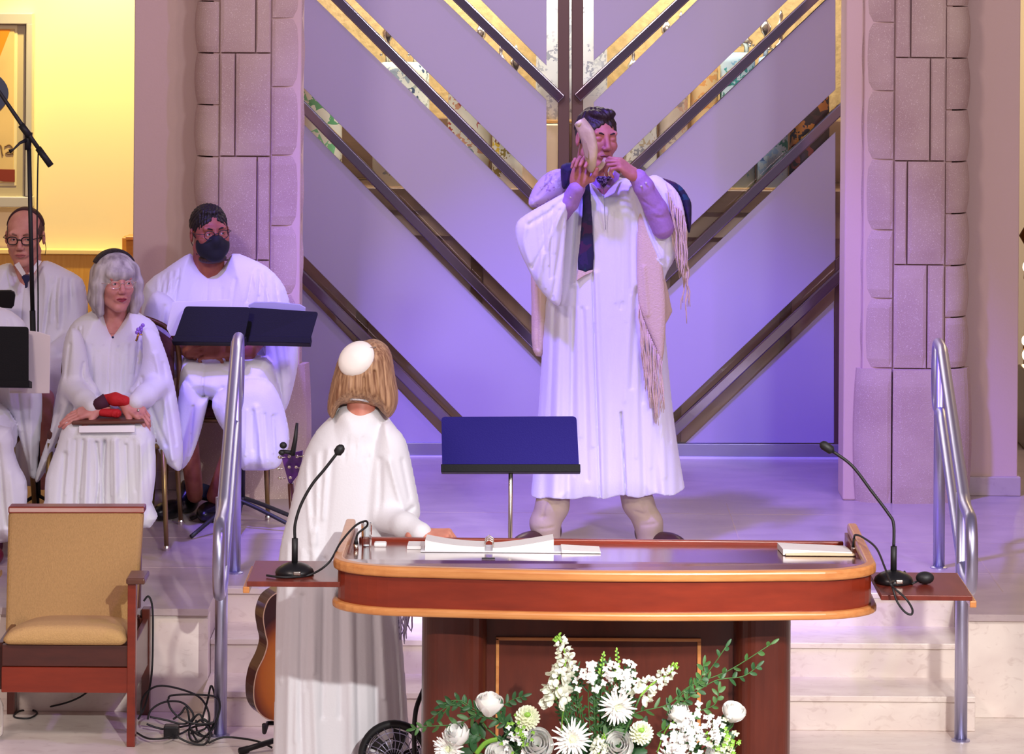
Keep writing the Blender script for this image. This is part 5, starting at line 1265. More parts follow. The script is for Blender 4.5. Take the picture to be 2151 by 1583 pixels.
# robe
lo, hi = bounds(1070, 1470, -.30, .28, 355, 1095, 0); r_ = Fld(lo, hi, .0046)
r_.pillow([(1196, 394), (1240, 374), (1268, 400), (1300, 372), (1345, 388), (1376, 440), (1386, 560), (1398, 700), (1410, 830), (1424, 940), (1441, 1037), (1447, 1078), (1380, 1088), (1250, 1092), (1110, 1090), (1114, 1049), (1128, 900), (1136, 780), (1145, 640), (1160, 520), (1180, 440)], .05, .15, .20, .01,
          folds=[([(1243, 565), (1250, 800), (1261, 1085)], .005, -.016), ([(1250, 565), (1258, 800), (1270, 1085)], .012, .008), ([(1302, 855), (1308, 950), (1314, 1085)], .004, -.022), ([(1268, 395), (1272, 490)], .003, -.006),
                 ([(1180, 650), (1172, 850), (1160, 1085)], .020, .014), ([(1205, 600), (1200, 800), (1190, 1085)], .014, -.012), ([(1355, 700), (1375, 900), (1390, 1035)], .02, .016), ([(1335, 600), (1345, 850), (1352, 1040)], .012, -.012), ([(1300, 420), (1305, 620)], .012, .006), ([(1240, 420), (1236, 560)], .01, -.006)] + gather(1150, 640, 1235, 640, 9, 360, .1, 3, .008, .006) + gather(1320, 600, 1392, 640, 8, 330, .15, 4, .008, .006) + gather(1285, 440, 1330, 440, 4, 200, 0, 5, .006, .004),
          vf=(.009, 40, .3, 1.1, .1), smooth=2)
# his right sleeve (left in the photo): outer cloth and the inner side seen through the opening
r_.pillow([(1212, 384), (1196, 398), (1150, 424), (1102, 452), (1083, 474), (1087, 515), (1108, 562), (1130, 602), (1158, 634), (1176, 640), (1182, 600), (1187, 520), (1194, 430), (1204, 396)], -.165, .035, .06, .004, tb=.09,
          folds=[([(1198, 402), (1160, 440), (1110, 470)], .010, -.010), ([(1190, 430), (1150, 500), (1128, 590)], .014, .012), ([(1175, 440), (1140, 520), (1118, 560)], .008, -.010), ([(1186, 480), (1172, 560), (1160, 625)], .008, -.008), ([(1110, 460), (1100, 500), (1112, 550)], .01, .008)] + gather(1120, 452, 1190, 420, 6, 150, -.3, 6, .005, .006))
r_.pillow([(1202, 398), (1222, 396), (1224, 440), (1219, 520), (1212, 565), (1205, 600), (1192, 630), (1176, 640), (1176, 560), (1190, 450)], -.055, .02, .04, .004, tb=.05, folds=[([(1208, 440), (1200, 600)], .006, -.008)])
# his left sleeve (right in the photo)
r_.pillow([(1322, 390), (1320, 440), (1330, 500), (1342, 545), (1358, 585), (1377, 602), (1393, 592), (1402, 570), (1418, 543), (1428, 505), (1426, 440), (1412, 395), (1380, 368), (1350, 376)], -.045, .05, .07, .004, tb=.08,
          folds=[([(1330, 400), (1345, 480), (1372, 560), (1392, 588)], .008, -.012), ([(1338, 400), (1360, 480), (1386, 540)], .008, .012), ([(1400, 510), (1398, 560), (1388, 590)], .008, -.008), ([(1326, 420), (1340, 500), (1366, 570)], .004, -.008), ([(1345, 470), (1370, 530), (1396, 560)], .005, .008)])
hl_, hr_ = P(1115, 1050, -.08), P(1440, 1038, -.08); r_.cut(lambda x, y, z: hl_.z + (hr_.z - hl_.z) * (x - hl_.x) / (hr_.x - hl_.x) + .006 * np.sin(x * 45) - z + 0 * y)
v, q = r_.mesh(); robe1 = surf('robe', [(v, q, None)], M_robe, p1)
MB().tube([P(1268, 396, -.088), P(1270, 440, -.106), P(1272, 482, -.107)], .0016, 6).build('zipper', mat('zip_grey', rgb(150, 150, 170), .5), robe1, smooth=True)
# shirt sleeves and collar, tie
M_shirt = mat('lavender_check_shirt', rgb(170, 128, 190), .75, bump=.1, bscale=120, vary=.12, vscale=90)
f = Fld(*bounds(1150, 1240, -.30, .05, 340, 520, -.1), .004); f.chain([(Q(1212, 395, -.19), .034), (Q(1196, 425, -.155), .038), (Q(1152, 480, -.05), .042)], .01)
v, q = f.mesh(); surf('shirt_sleeve', [(v, q, None)], M_shirt, p1)
f = Fld(*bounds(1300, 1420, -.30, .05, 340, 520, -.1), .004); f.chain([(Q(1341, 374, -.165), .037), (Q(1352, 392, -.155), .041), (Q(1378, 440, -.12), .047), (Q(1392, 478, -.10), .046)], .01)
for a, b_ in (((1362, 385), (1392, 420)), ((1350, 420), (1386, 445)), ((1366, 455), (1400, 460)), ((1345, 400), (1368, 392))): f.crease([Q(a[0], a[1], -.17), Q(b_[0], b_[1], -.16)], .008, .0035)
v, q = f.mesh(); sh = surf('shirt_sleeve', [(v, q, None)], M_shirt, p1)
for px, py, y in ((1199, 414, -.205), (1357, 384, -.203), (1347, 391, -.203)): MB().ball(P(px, py, y), (.005, .003, .005), 10).build('cuff_button', M_eye, sh, smooth=True)
MB().add([P(1236, 368, -.02), P(1246, 360, -.04), P(1268, 398, -.10), P(1256, 396, -.095), P(1238, 378, -.03)], [(0, 1, 2, 3, 4)]).add([P(1302, 366, -.02), P(1292, 358, -.04), P(1268, 398, -.10), P(1280, 396, -.095), P(1300, 376, -.03)], [(0, 1, 2, 3, 4)]).build('shirt_collar', M_shirt, p1)
o = bpy.data.objects[[c.name for c in p1.children if c.name.startswith('shirt_collar')][0]]; md = o.modifiers.new('t', 'SOLIDIFY'); md.thickness = .004
tie = MB().prism([(P(a, b_, -.08).x, P(a, b_, -.08).z) for a, b_ in ((1250, 370), (1286, 370), (1268, 396))], .070, .088, RZ).build('necktie', patchy('dotted_tie', rgb(44, 20, 60), [rgb(170, 150, 180)], 160, .6), p1, bevel=.004)
# trousers, shoes
M_khaki = mat('khaki_trousers', rgb(176, 158, 136), .8, bump=.15, bscale=40)
f = Fld(*bounds(1090, 1430, -.14, .22, 740, 1158, .03), .005); f.chain([(Q(1170, 1000, .04), .060), (Q(1225, 770, .07), .07), (Q(1300, 770, .07), .07), (Q(1325, 1000, .04), .060)], .02)
f.chain([(Q(1170, 1000, .03), .070), (Q(1160, 1062, .02), .066), (Q(1145, 1098, .02), .060), (Q(1149, 1130, .03), .056)], .02)
f.chain([(Q(1325, 1000, .03), .066), (Q(1340, 1055, .02), .062), (Q(1362, 1098, .02), .056), (Q(1366, 1130, .03), .056)], .02)
for a, b_ in (((1118, 1090), (1170, 1078)), ((1125, 1112), (1180, 1104)), ((1335, 1074), (1385, 1090)), ((1345, 1104), (1390, 1098)), ((1150, 1040), (1140, 1090)), ((1345, 1040), (1362, 1090))): f.crease([Q(a[0], a[1], -.04), Q(b_[0], b_[1], -.035)], .006, .004)
v, q = f.mesh(); surf('trousers', [(v, q, None)], M_khaki, p1)
M_brown = mat('brown_leather', rgb(62, 32, 28), .35)
shoe(1142, 1150, .03, math.radians(-38), M_brown, p1); shoe(1372, 1150, .03, math.radians(38), M_brown, p1)
# prayer shawl
M_cream = mat('cream_wool', rgb(214, 190, 166), .85, bump=.3, bscale=160)
M_stripe = patchy('shawl_stripe', rgb(26, 22, 58), [rgb(20, 60, 90), rgb(60, 20, 60), rgb(14, 50, 60), rgb(40, 24, 70)], 9, .3)
M_lav = patchy('shawl_embroidery', rgb(196, 176, 196), [rgb(170, 150, 190), rgb(210, 196, 214), rgb(160, 130, 160)], 26, .4)
shw = Fld(*bounds(1090, 1470, -.14, .30, 330, 780, .04), .0048)
shw.pillow([(1117, 545), (1135, 560), (1152, 620), (1150, 690), (1142, 744), (1119, 736), (1116, 640)], .06, .04, .05, .006, folds=[([(1128, 600), (1130, 730)], .006, -.008)])
shw.pillow([(1345, 440), (1384, 520), (1396, 600), (1399, 670), (1391, 760), (1372, 720), (1352, 672), (1341, 640), (1338, 545)], -.085, .018, .03, .006, tb=.06, folds=[([(1352, 560), (1360, 660)], .008, .006)])
shw.pillow([(1165, 430), (1380, 430), (1392, 560), (1394, 690), (1140, 720), (1145, 560)], .24, .012, .02, .006).cap(Q(1134, 640, .09), Q(1160, 620, .24), .02, .02).cap(Q(1384, 540, -.05), Q(1384, 520, .24), .02, .02)
v, q = shw.mesh(); shawl = surf('prayer_shawl', [(v, q, None)], M_cream, p1)
f = Fld(*bounds(1090, 1260, -.16, .20, 330, 460, .04), .0042)
f.pillow([(1182, 354), (1150, 362), (1124, 388), (1110, 420), (1118, 436), (1160, 426), (1186, 404), (1190, 372)], .04, .045, .06, .006, folds=[([(1170, 365), (1130, 410)], .008, -.008)])
v, q = f.mesh(); surf('shoulder_embroidery', [(v, q, None)], M_lav, shawl)
for a_ in (([(1180, 346), (1211, 342), (1206, 372), (1196, 392), (1182, 396), (1178, 370)], .0, .06, .04, {}),
           ([(1223, 388), (1238, 384), (1243, 440), (1246, 500), (1246, 566), (1214, 567), (1217, 520), (1221, 470), (1224, 430)], -.105, .010, .015, dict(tb=.05, smooth=2)),
           ([(1388, 374), (1412, 380), (1432, 392), (1446, 412), (1453, 432), (1451, 482), (1444, 486), (1436, 446), (1424, 410), (1400, 390)], -.02, .035, .03, {})):
    f = Fld(*bounds(1160, 1470, -.22, .20, 330, 600, .0), .0042); f.pillow(a_[0], a_[1], a_[2], a_[3], .004, **a_[4]); v, q = f.mesh(); surf('dark_stripe', [(v, q, None)], M_stripe, shawl)
f = Fld(*bounds(1380, 1460, -.15, .12, 370, 560, -.04), .004)
f.pillow([(1398, 384), (1414, 392), (1430, 416), (1440, 460), (1442, 520), (1432, 548), (1420, 520), (1414, 470), (1408, 430)], -.07, .02, .03, .004, folds=[([(1410, 400), (1428, 530)], .004, -.006), ([(1420, 405), (1436, 520)], .004, -.006)])
f.pillow([(1212, 572), (1228, 568), (1245, 568), (1243, 572), (1228, 580), (1211, 589)], -.06, .015, .01, .003) if False else None
v, q = f.mesh(); surf('white_border', [(v, q, None)], mat('shawl_white', rgb(226, 214, 222), .8, bump=.2, bscale=150), shawl)
MB().prism([(P(a, b_, -.1).x, P(a, b_, -.1).z) for a, b_ in ((1214, 566), (1246, 566), (1243, 572), (1228, 578), (1211, 589))], .085, .112, RZ).build('cream_corner', M_cream, shawl, bevel=.003)
strands(shawl, 'front_fringe', [(1342, 640), (1352, 672), (1372, 720), (1391, 758)], [(1350, 762), (1362, 830), (1378, 880), (1396, 850)], 34, .0026, M_cream, -.105, 3)
strands(shawl, 'arm_fringe', [(1402, 400), (1416, 430), (1430, 440), (1441, 470)], [(1420, 520), (1428, 570), (1436, 590), (1444, 580)], 22, .0022, M_cream, -.10, 4)
strands(shawl, 'corner_tassel', [(1438, 560), (1442, 565), (1446, 560)], [(1434, 640), (1440, 668), (1446, 640)], 6, .0030, M_cream, -.09, 5)
# the horn itself is held, so it is a thing of its own
hn = thing('ram_horn', P(1240, 320, -.24), 'curved cream ram horn held up to the mouth of the standing robed man', 'horn')
path = spline([P(1271, 333, -.135), P(1262, 350, -.20), P(1244, 358, -.235), P(1241, 338, -.265), P(1240, 310, -.275), P(1232, 280, -.27), P(1217, 254, -.26)], 8)
rs = interp_r([.0065, .010, .015, .0225, .029, .031, .023], len(path))
M_horn = mat('horn_keratin', rgb(214, 194, 150), .35, bump=.25, bscale=30, col2=rgb(160, 140, 100), vscale=9)
MB().tube(path, rs, 18, sx=.8, sy=1.15).build('horn_body', M_horn, hn, smooth=True)
e = path[-1]; MB().tube([path[-4] , path[-2], e, e + (path[-1] - path[-2]) * .25], [.022, .0245, .0235, .020], 18, sx=.8, sy=1.15).build('bell_rim', mat('horn_rim', rgb(226, 212, 176), .4), hn, smooth=True)
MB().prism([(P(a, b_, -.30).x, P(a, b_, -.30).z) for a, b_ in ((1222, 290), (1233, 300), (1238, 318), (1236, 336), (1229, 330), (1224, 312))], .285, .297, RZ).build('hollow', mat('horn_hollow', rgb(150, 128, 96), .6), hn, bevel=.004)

# ------------------------------------------------------------------ 2. the woman at the lectern, seen from behind
sk2 = skin('skin_fair', rgb(206, 140, 122), rgb(190, 116, 100))
Y2 = -2.50; H2 = head_mat(764, 785, Y2 + .01, 172, 4, 0, .92)
lo, hi = bounds(560, 960, -2.95, -2.15, 840, 1780, Y2); b = Fld(lo, hi, .008)
b.cap(Q(758, 850, Y2 + .03), Q(758, 900, Y2 + .03), .050, .05, .02).cap(Q(720, 935, Y2 + .04), Q(800, 940, Y2 + .04), .045, .045, .04).cap(Q(745, 950, Y2 + .04), Q(725, 1250, Y2 + .04), .08, .10, .05)
b.chain([(Q(808, 945, Y2 + .02), .04), (Q(818, 1060, Y2 - .02), .020), (Q(874, 1118, Y2 - .26), .026)], .02).chain([(Q(710, 945, Y2 + .04), .04), (Q(660, 1060, Y2 + .1), .04), (Q(690, 1180, Y2 + .2), .03)], .02)
for x in (680, 770): b.chain([(Q(x, 1280, Y2 + .03), .07), (Q(x, 1560, Y2 + .03), .05), (Q(x, 1762, Y2 + .03), .036)], .02)
v2, f2 = b.mesh(); hd = head_mesh(neck=.050)
hw_ = frame(P(886, 1124, -2.80), (1, -.25, .05), (-.1, -.25, .95), 'R', .95); HF = hand_mesh((1.05, 1.1, 1.15, 1.2), ((.7, .6, -.3), (.9, -.1, -.5), (.8, -.5, -.4)), .02)
p2 = person(None, 'person in a white robe and white skullcap seen from behind, one hand on the lectern', sk2, [(v2, f2, None), (hd[0], hd[1], H2), (HF[0], HF[1], hw_)])
lo, hi = bounds(555, 920, -2.88, -2.24, 830, 1785, Y2); r_ = Fld(lo, hi, .0058)
BP = [(706, 868), (722, 852), (752, 846), (788, 850), (806, 868), (826, 890), (842, 918), (850, 980), (846, 1080), (838, 1200), (842, 1300), (851, 1420), (858, 1520), (866, 1650), (872, 1776), (560, 1776), (570, 1650), (576, 1500), (578, 1350), (583, 1200), (592, 1130), (606, 1080), (622, 1010), (640, 950), (664, 905), (688, 880)]
BF = [([(640, 1235), (636, 1400), (640, 1580)], .010, -.014), ([(618, 1240), (612, 1400), (608, 1600)], .012, .014), ([(665, 1100), (660, 1300), (672, 1600)], .012, .010), ([(700, 960), (690, 1090), (680, 1200)], .012, -.008), ([(820, 1250), (836, 1400), (846, 1580)], .008, -.016), ([(800, 1200), (812, 1400), (826, 1600)], .012, .012), ([(765, 905), (762, 950)], .005, -.005), ([(778, 905), (777, 950)], .005, -.005), ([(740, 1200), (745, 1400), (750, 1600)], .018, .010)]
r_.pillow(BP, Y2 + .02, .15, .18, .01, tb=.17, folds=BF + gather(720, 905, 800, 900, 9, 60, .3, 7, .003, .004) + gather(600, 1130, 840, 1200, 15, 420, .12, 8, .008, .007) + gather(640, 960, 700, 930, 5, 200, -.2, 9, .007, .006), vf=(.006, 36, 1.0, .9, -.3), smooth=2)
r_.pillow([(806, 884), (832, 898), (852, 924), (864, 970), (874, 1020), (882, 1062), (882, 1084), (868, 1098), (840, 1104), (806, 1102), (776, 1112), (766, 1080), (772, 1000), (784, 940)], Y2 - .07, .075, .07, .012, tb=.06,
          folds=[([(868, 1060), (840, 1078), (810, 1090)], .007, -.010), ([(820, 960), (836, 1020), (850, 1060)], .010, .010), ([(800, 960), (800, 1040), (790, 1100)], .010, -.010), ([(846, 960), (862, 1040)], .006, -.008)])
r_.chain([(Q(815, 1090, -2.62), .045), (Q(852, 1104, -2.73), .038), (Q(884, 1120, -2.80), .036)], .03)
r_.pillow([(704, 880), (718, 850), (752, 843), (790, 848), (808, 880), (800, 930), (712, 930)], Y2 + .01, .112, .07, .035)
r_.crease([Q(836, 1085, -2.82), Q(826, 1120, -2.82)], .008, .007)
v, q = r_.mesh(); robe2 = surf('robe', [(v, q, None)], M_robe, p2)
M_hair2 = hairmat('light_brown_hair', rgb(186, 146, 112), rgb(120, 80, 58), (34, 34, 2.0))
lo, hi = bounds(670, 850, -2.70, -2.34, 700, 890, Y2); f = Fld(lo, hi, .0034)
f.pillow([(757, 718), (785, 712), (808, 722), (822, 742), (829, 780), (837, 828), (833, 856), (818, 876), (800, 862), (790, 852), (760, 847), (722, 847), (710, 858), (702, 876), (694, 874), (687, 856), (693, 816), (701, 784), (711, 752), (730, 726)], Y2 - .02, .125, .08, .005, tb=.11,
         folds=[([(712, 760), (704, 810), (700, 865)], .004, -.006), ([(722, 775), (716, 830)], .004, -.005), ([(745, 780), (742, 835)], .004, -.005), ([(768, 782), (770, 840)], .005, -.009), ([(790, 770), (802, 855)], .006, -.010), ([(780, 775), (786, 840)], .006, .006), ([(808, 750), (818, 865)], .004, -.006), ([(735, 780), (732, 835)], .004, .004)])
v, q = f.mesh(); surf('hair', [(v, q, None)], M_hair2, p2)
# skullcap: shallow dome facing back and up, tipped to the left
kc = P(747, 752, Y2 - .125); KM = Matrix.Translation(kc) @ Matrix.Rotation(math.radians(-38), 4, 'Y') @ Matrix.Rotation(math.radians(64), 4, 'X')
MB().lathe([(.0655, -.008), (.064, -.003), (.056, .010), (.040, .019), (.020, .024), (.001, .026)], (0, 0, 0), 36, KM @ Matrix.Scale(.86, 4, (0, 1, 0))).build('skullcap', mat('cream_satin', rgb(240, 232, 228), .5, vary=.04, vscale=20), p2, smooth=True)
MB().tube([P(768, 731, Y2 - .135), P(790, 729, Y2 - .12)], .002, 6).build('hair_clip', M_silver, p2, smooth=True)
MB().tube(spline([P(716, 843, Y2 - .06), P(735, 838, Y2 - .105), P(755, 839, Y2 - .115), P(775, 843, Y2 - .10)], 4), .004, 8).build('necklace', mat('beads_grey', rgb(190, 184, 190), .3, bump=1, bscale=120), p2, smooth=True)
strands(p2, 'shawl_tassel', [(838, 1262), (846, 1264), (856, 1266), (862, 1268)], [(838, 1330), (845, 1342), (852, 1335), (862, 1310)], 14, .003, mat('lavender_cord', rgb(190, 180, 214), .8), Y2 - .02, 6)
M_blk = mat('black_shoe', rgb(14, 14, 18), .3)
shoe(680, 1760, Y2 + .04, math.pi, M_blk, p2, FLOOR, .24); shoe(770, 1760, Y2 + .04, math.pi, M_blk, p2, FLOOR, .24)

# ------------------------------------------------------------------ seated figures
def seated(xc, sy, Y, knees, feet, s_, extra=()):
    """coarse torso, arms and legs hidden in the robe: xc,sy shoulder centre px; knees/feet = px x and world y,z"""
    b = Fld((P(xc, 0, Y).x - .42, Y - .75, -.01), (P(xc, 0, Y).x + .42, Y + .2, P(xc, sy, Y).z + .14), .008)
    c = P(xc, sy, Y)
    b.cap((c.x, Y + .03, c.z - .02), (c.x, Y + .02, c.z + .10), .052, .052, .02).cap((c.x - .11, Y + .05, c.z - .10), (c.x + .11, Y + .05, c.z - .10), .04, .04, .04).cap((c.x, Y + .05, c.z - .12), (c.x, Y + .06, .62), .075, .09, .05)
    for (kx, ky, kz), (fx, fy, fz) in zip(knees, feet): b.chain([((c.x + (kx - c.x) * .6, Y + .04, .56), .065), ((kx, ky + .04, kz - .03), .045), ((fx, fy, fz), .036)], .02)
    for ch_ in extra: b.chain(ch_, .015)
    return b.mesh()
# 3. masked man
sk3 = skin('skin_tan', rgb(168, 100, 80), rgb(146, 80, 66))
Y3 = .76; H3 = head_mat(441, 490, Y3 - .02, 22, 3, -3, 1.0)
k3 = [(P(395, 0, .34).x, .32, .50), (P(520, 0, .34).x, .32, .50)]; t3 = [(P(418, 0, .6).x, .58, .10), (P(462, 0, .62).x, .55, .10)]
arms = [[(Q(345, 632, Y3 + .03), .04), (Q(335, 700, Y3 - .10), .035), (Q(400, 737, Y3 - .33), .032), (Q(428, 737, Y3 - .36), .028)], [(Q(545, 632, Y3 + .03), .04), (Q(565, 690, Y3 - .10), .035), (Q(520, 738, Y3 - .30), .036), (Q(462, 737, Y3 - .36), .030)]]
bv = seated(445, 590, Y3, k3, t3, 1, arms); hm = head_mesh(fat=.006, neck=.064)
ha = hand_mesh((.55, .6, .65, .7), ((.6, .5, -.3), (.9, .1, -.3), (.95, -.1, -.2)), .03)
hA = frame(P(414, 737, .40), (1, -.15, .02), (0, -.75, .6), 'R', .95); hB = frame(P(472, 735, .39), (-1, -.2, .0), (0, -.85, .5), 'L', .95)
p3 = person(None, 'person in white robe, black face mask and glasses, seated before the stone pillar', sk3, [(bv[0], bv[1], None), (hm[0], hm[1], H3), (ha[0], ha[1], hA), (ha[0], ha[1], hB)])
M_hair3 = hairmat('black_hair', rgb(14, 10, 12), rgb(30, 22, 24), (60, 60, 30))
face_parts(H3, p3, M_hair3, mouth=False)
f = hair_fld(H3); f.ell((0, .022, .040), (.080, .100, .086), .01).ell((0, -.104, -.012), (.061, .062, .095), .006, 's').ell((0, -.10, -.06), (.09, .085, .07), .006, 's').ell((0, .06, -.13), (.12, .12, .075), .01, 's').ell((.0, .002, .098), (.050, .068, .022), .012); f.app((-.12, -.14, -.1), (.12, .15, .16), lambda x, y, z: .0014 * np.sin(x * 400 + 5 * np.sin(y * 60)) + .0014 * np.sin(y * 300 + z * 200) + .003 * np.exp(-((x - .0) / .012) ** 2) * (z > .06) * (y < -.02), 0, '+')
for s in (-1, 1): f.ell((s * .088, -.002, -.01), (.02, .022, .034), .006, 's')
v, q = f.mesh(); surf('hair', [(v, q, H3)], M_hair3, p3)
f = hair_fld(H3); f.ell((0, -.036, -.046), (.074, .072, .070), .01).ell((0, -.098, -.018), (.020, .022, .026), .02).ell((0, -.078, -.085), (.036, .026, .026), .02)
f.cut(lambda x, y, z: (y + .008 + .25 * (z + .05)) + 0 * x); f.cut(lambda x, y, z: (z + .004 - .016 * np.exp(-(x / .02) ** 2)) + 0 * y)
v, q = f.mesh(); mk = surf('face_mask', [(v, q, H3)], mat('black_mask_cloth', rgb(12, 14, 24), .8), p3)
for s in (-1, 1):
    MB().tube([H3 @ Vector((s * .070, -.02, -.012)), H3 @ Vector((s * .084, .012, .022))], .0016, 6).build('ear_loop', M_rubber, mk, smooth=True)
    MB().tube([H3 @ Vector((s * .066, -.02, -.085)), H3 @ Vector((s * .082, .018, -.03))], .0016, 6).build('ear_loop', M_rubber, mk, smooth=True)
f = hair_fld(H3, vs=.004); f.ell((0, -.03, -.105), (.062, .05, .022), .01); v, q = f.mesh(); surf('beard', [(v, q, H3)], hairmat('beard_hair', rgb(40, 26, 26), rgb(80, 48, 44)), p3)
glasses(H3, p3, mat('dark_glasses_frame', rgb(24, 26, 34), .3), .022, .018, .0017, .8)
lo, hi = bounds(285, 645, .12, 1.0, 520, 1010, .6); r_ = Fld(lo, hi, .0052)
r_.pillow([(400, 532), (410, 548), (440, 576), (470, 560), (488, 532), (520, 540), (560, 560), (590, 590), (606, 625), (620, 700), (600, 760), (380, 760), (300, 760), (290, 690), (296, 640), (306, 595), (345, 566), (375, 545)], Y3 + .02, .15, .18, .01, smooth=2,
          folds=[([(440, 575), (440, 640), (438, 740)], .004, -.008), ([(545, 565), (560, 600), (575, 640)], .006, -.010), ([(535, 570), (548, 610)], .006, .008), ([(560, 570), (585, 610)], .006, -.008), ([(380, 580), (362, 640)], .007, -.012), ([(350, 575), (335, 640)], .007, -.010), ([(366, 580), (350, 630)], .006, .010), ([(500, 580), (490, 640)], .008, -.006), ([(410, 590), (400, 660)], .01, -.006)] + gather(330, 578, 385, 560, 8, 110, -.3, 11, .004, .007) + gather(525, 552, 590, 588, 9, 120, .5, 12, .004, .007) + gather(400, 600, 500, 600, 5, 120, 0, 13, .006, .004))
# sleeves hanging
r_.pillow([(330, 610), (306, 640), (298, 700), (304, 760), (330, 800), (375, 790), (388, 745), (384, 700), (372, 640)], Y3 - .16, .08, .09, .01, folds=[([(350, 640), (338, 760)], .010, -.012)])
r_.pillow([(560, 640), (600, 660), (622, 700), (626, 762), (612, 830), (598, 864), (586, 850), (572, 800), (556, 745), (546, 700)], Y3 - .16, .07, .08, .01, folds=[([(575, 700), (598, 850)], .010, -.010), ([(600, 700), (612, 800)], .01, .01)])
# lap and skirt over the knees
r_.pillow([(385, 750), (430, 746), (440, 750), (480, 746), (560, 750), (582, 800), (590, 850), (560, 880), (500, 876), (445, 836), (420, 836), (390, 862), (372, 820)], .52, .24, .10, .01, tb=.2, folds=[([(436, 752), (438, 834)], .004, -.012), ([(390, 800), (420, 834)], .01, .008), ([(480, 800), (560, 790)], .012, -.012), ([(460, 834), (500, 800)], .01, -.01)])
r_.pillow([(384, 800), (420, 835), (436, 838), (428, 880), (414, 930), (398, 968), (380, 985), (372, 950), (370, 880)], .30, .05, .04, .01, tb=.2, folds=[([(408, 850), (400, 950)], .006, -.01)])
r_.pillow([(446, 838), (500, 800), (560, 800), (592, 850), (608, 922), (596, 960), (578, 984), (520, 988), (506, 980), (490, 930), (460, 890)], .28, .06, .07, .01, tb=.2, vf=(.008, 60, 1, .5, .2), folds=[([(480, 850), (510, 980)], .008, -.012), ([(540, 850), (556, 980)], .012, .012), ([(575, 870), (582, 975)], .008, -.01)] + gather(490, 850, 590, 870, 8, 130, .2, 14, .005, .006))
v, q = r_.mesh(); rb3 = surf('robe', [(v, q, None)], M_robe, p3)
M_darkshirt = mat('dark_shirt', rgb(60, 30, 34), .8)
shoe(382, 1100, Y3 - .10, math.radians(-28), M_blk, p3, 0, .30); shoe(452, 1100, Y3 - .12, math.radians(-10), M_blk, p3, 0, .30)
MB().tube([P(432, 1020, .62), P(424, 1046, .60)], [.042, .040], 14).build('sock', mat('navy_sock', rgb(40, 44, 80), .8), p3, smooth=True)

# 4. grey haired woman
sk4 = skin('skin_rosy', rgb(208, 146, 134), rgb(190, 122, 114))
Y4 = .10; H4 = head_mat(243, 596, Y4 - .02, 24, 0, 0, .95)
k4 = [(P(190, 0, -.3).x, -.34, .48), (P(270, 0, -.3).x, -.34, .48)]; t4 = [(P(190, 0, -.3).x, -.22, .09), (P(262, 0, -.3).x, -.22, .09)]
arms = [[(Q(182, 715, Y4 + .04), .035), (Q(146, 800, Y4 - .06), .030), (Q(186, 858, Y4 - .38), .025)], [(Q(302, 715, Y4 + .04), .035), (Q(330, 800, Y4 - .06), .030), (Q(290, 848, Y4 - .38), .025)]]
bv = seated(240, 672, Y4, k4, t4, 1, arms); hm = head_mesh(neck=.046, jaw=.85)
hflat = hand_mesh((.16, .18, .2, .22), ((.6, .6, -.25), (.9, .25, -.2), (.95, .1, -.1)), .05); hgrip = hand_mesh((.5, .55, .6, .65), ((.75, .45, -.2), (.95, .2, -.2), (.95, .1, -.1)), .04)
hA = frame(P(206, 858, -.30), (-.88, -.25, -.22), (.0, -.45, .88), 'R', .88); hB = frame(P(264, 848, -.30), (.78, -.30, -.42), (.15, -.55, .82), 'L', .90)
p4 = person(None, 'seated person with grey bob, white robe and hands on a brown folder', sk4, [(bv[0], bv[1], None), (hm[0], hm[1], H4), (hflat[0], hflat[1], hA), (hgrip[0], hgrip[1], hB)])
M_hair4 = hairmat('grey_hair', rgb(196, 190, 190), rgb(140, 132, 136), (13, 13, 1.5))
face_parts(H4, p4, mat('grey_brow', rgb(110, 96, 92), .7), lip=mat('red_lip', rgb(150, 50, 64), .35))
f = hair_fld(H4, (-.14, -.15, -.2), (.14, .16, .17))
f.ell((0, .020, .045), (.096, .112, .094), .01)
for s in (-1, 1): f.chain([((s * .072, -.02, .06), .030), ((s * .086, -.020, 0), .030), ((s * .090, -.018, -.070), .028), ((s * .078, -.026, -.118), .020)], .02).chain([((s * .06, .05, .04), .04), ((s * .075, .045, -.06), .035), ((s * .065, .04, -.115), .028)], .02)
f.cap((-.04, .075, -.01), (.04, .075, -.01), .05, .05, .03).cap((-.04, .07, -.09), (.04, .07, -.09), .035, .035, .03)
f.ell((0, -.120, -.050), (.060, .085, .085), .010, 's').ell((0, -.072, .052), (.066, .030, .030), .010)
for k in range(14):
    x = -.058 + .009 * k; f.crease([(x * .6, -.07, .10), (x, -.108, .045), (x * 1.05, -.104, .022)], .0026, .0024)
for k in range(11):
    x = -.075 + .015 * k; f.crease([(x * .2, .01, .142), (x * .8, -.045, .128), (x * 1.05, -.085, .09)], .0032, .0022)
for s in (-1, 1):
    for k in range(6): f.crease([(s * (.075 + .006 * k), -.045 + .016 * k, .07), (s * .108, -.046 + .018 * k, -.01), (s * .104, -.046 + .016 * k, -.11)], .0032, .0026)
v, q = f.mesh(); surf('hair', [(v, q, H4)], M_hair4, p4)
f = hair_fld(H4, (-.14, -.15, -.1), (.14, .16, .19)); f.ell((0, .028, .052), (.1005, .116, .1), .004); f.cut(lambda x, y, z: .012 - y - .14 * (z - .06) + 0 * x); f.cut(lambda x, y, z: .092 - z + 0 * x + 0 * y)
v, q = f.mesh(); surf('skullcap', [(v, q, H4)], mat('black_lace', rgb(34, 26, 32), .7, bump=.8, bscale=120, vary=-.6, vscale=60), p4)
g4 = glasses(H4, p4, mat('clear_gold_frame', rgb(214, 190, 176), .15, .6), .021, .0155, .0013, .7)
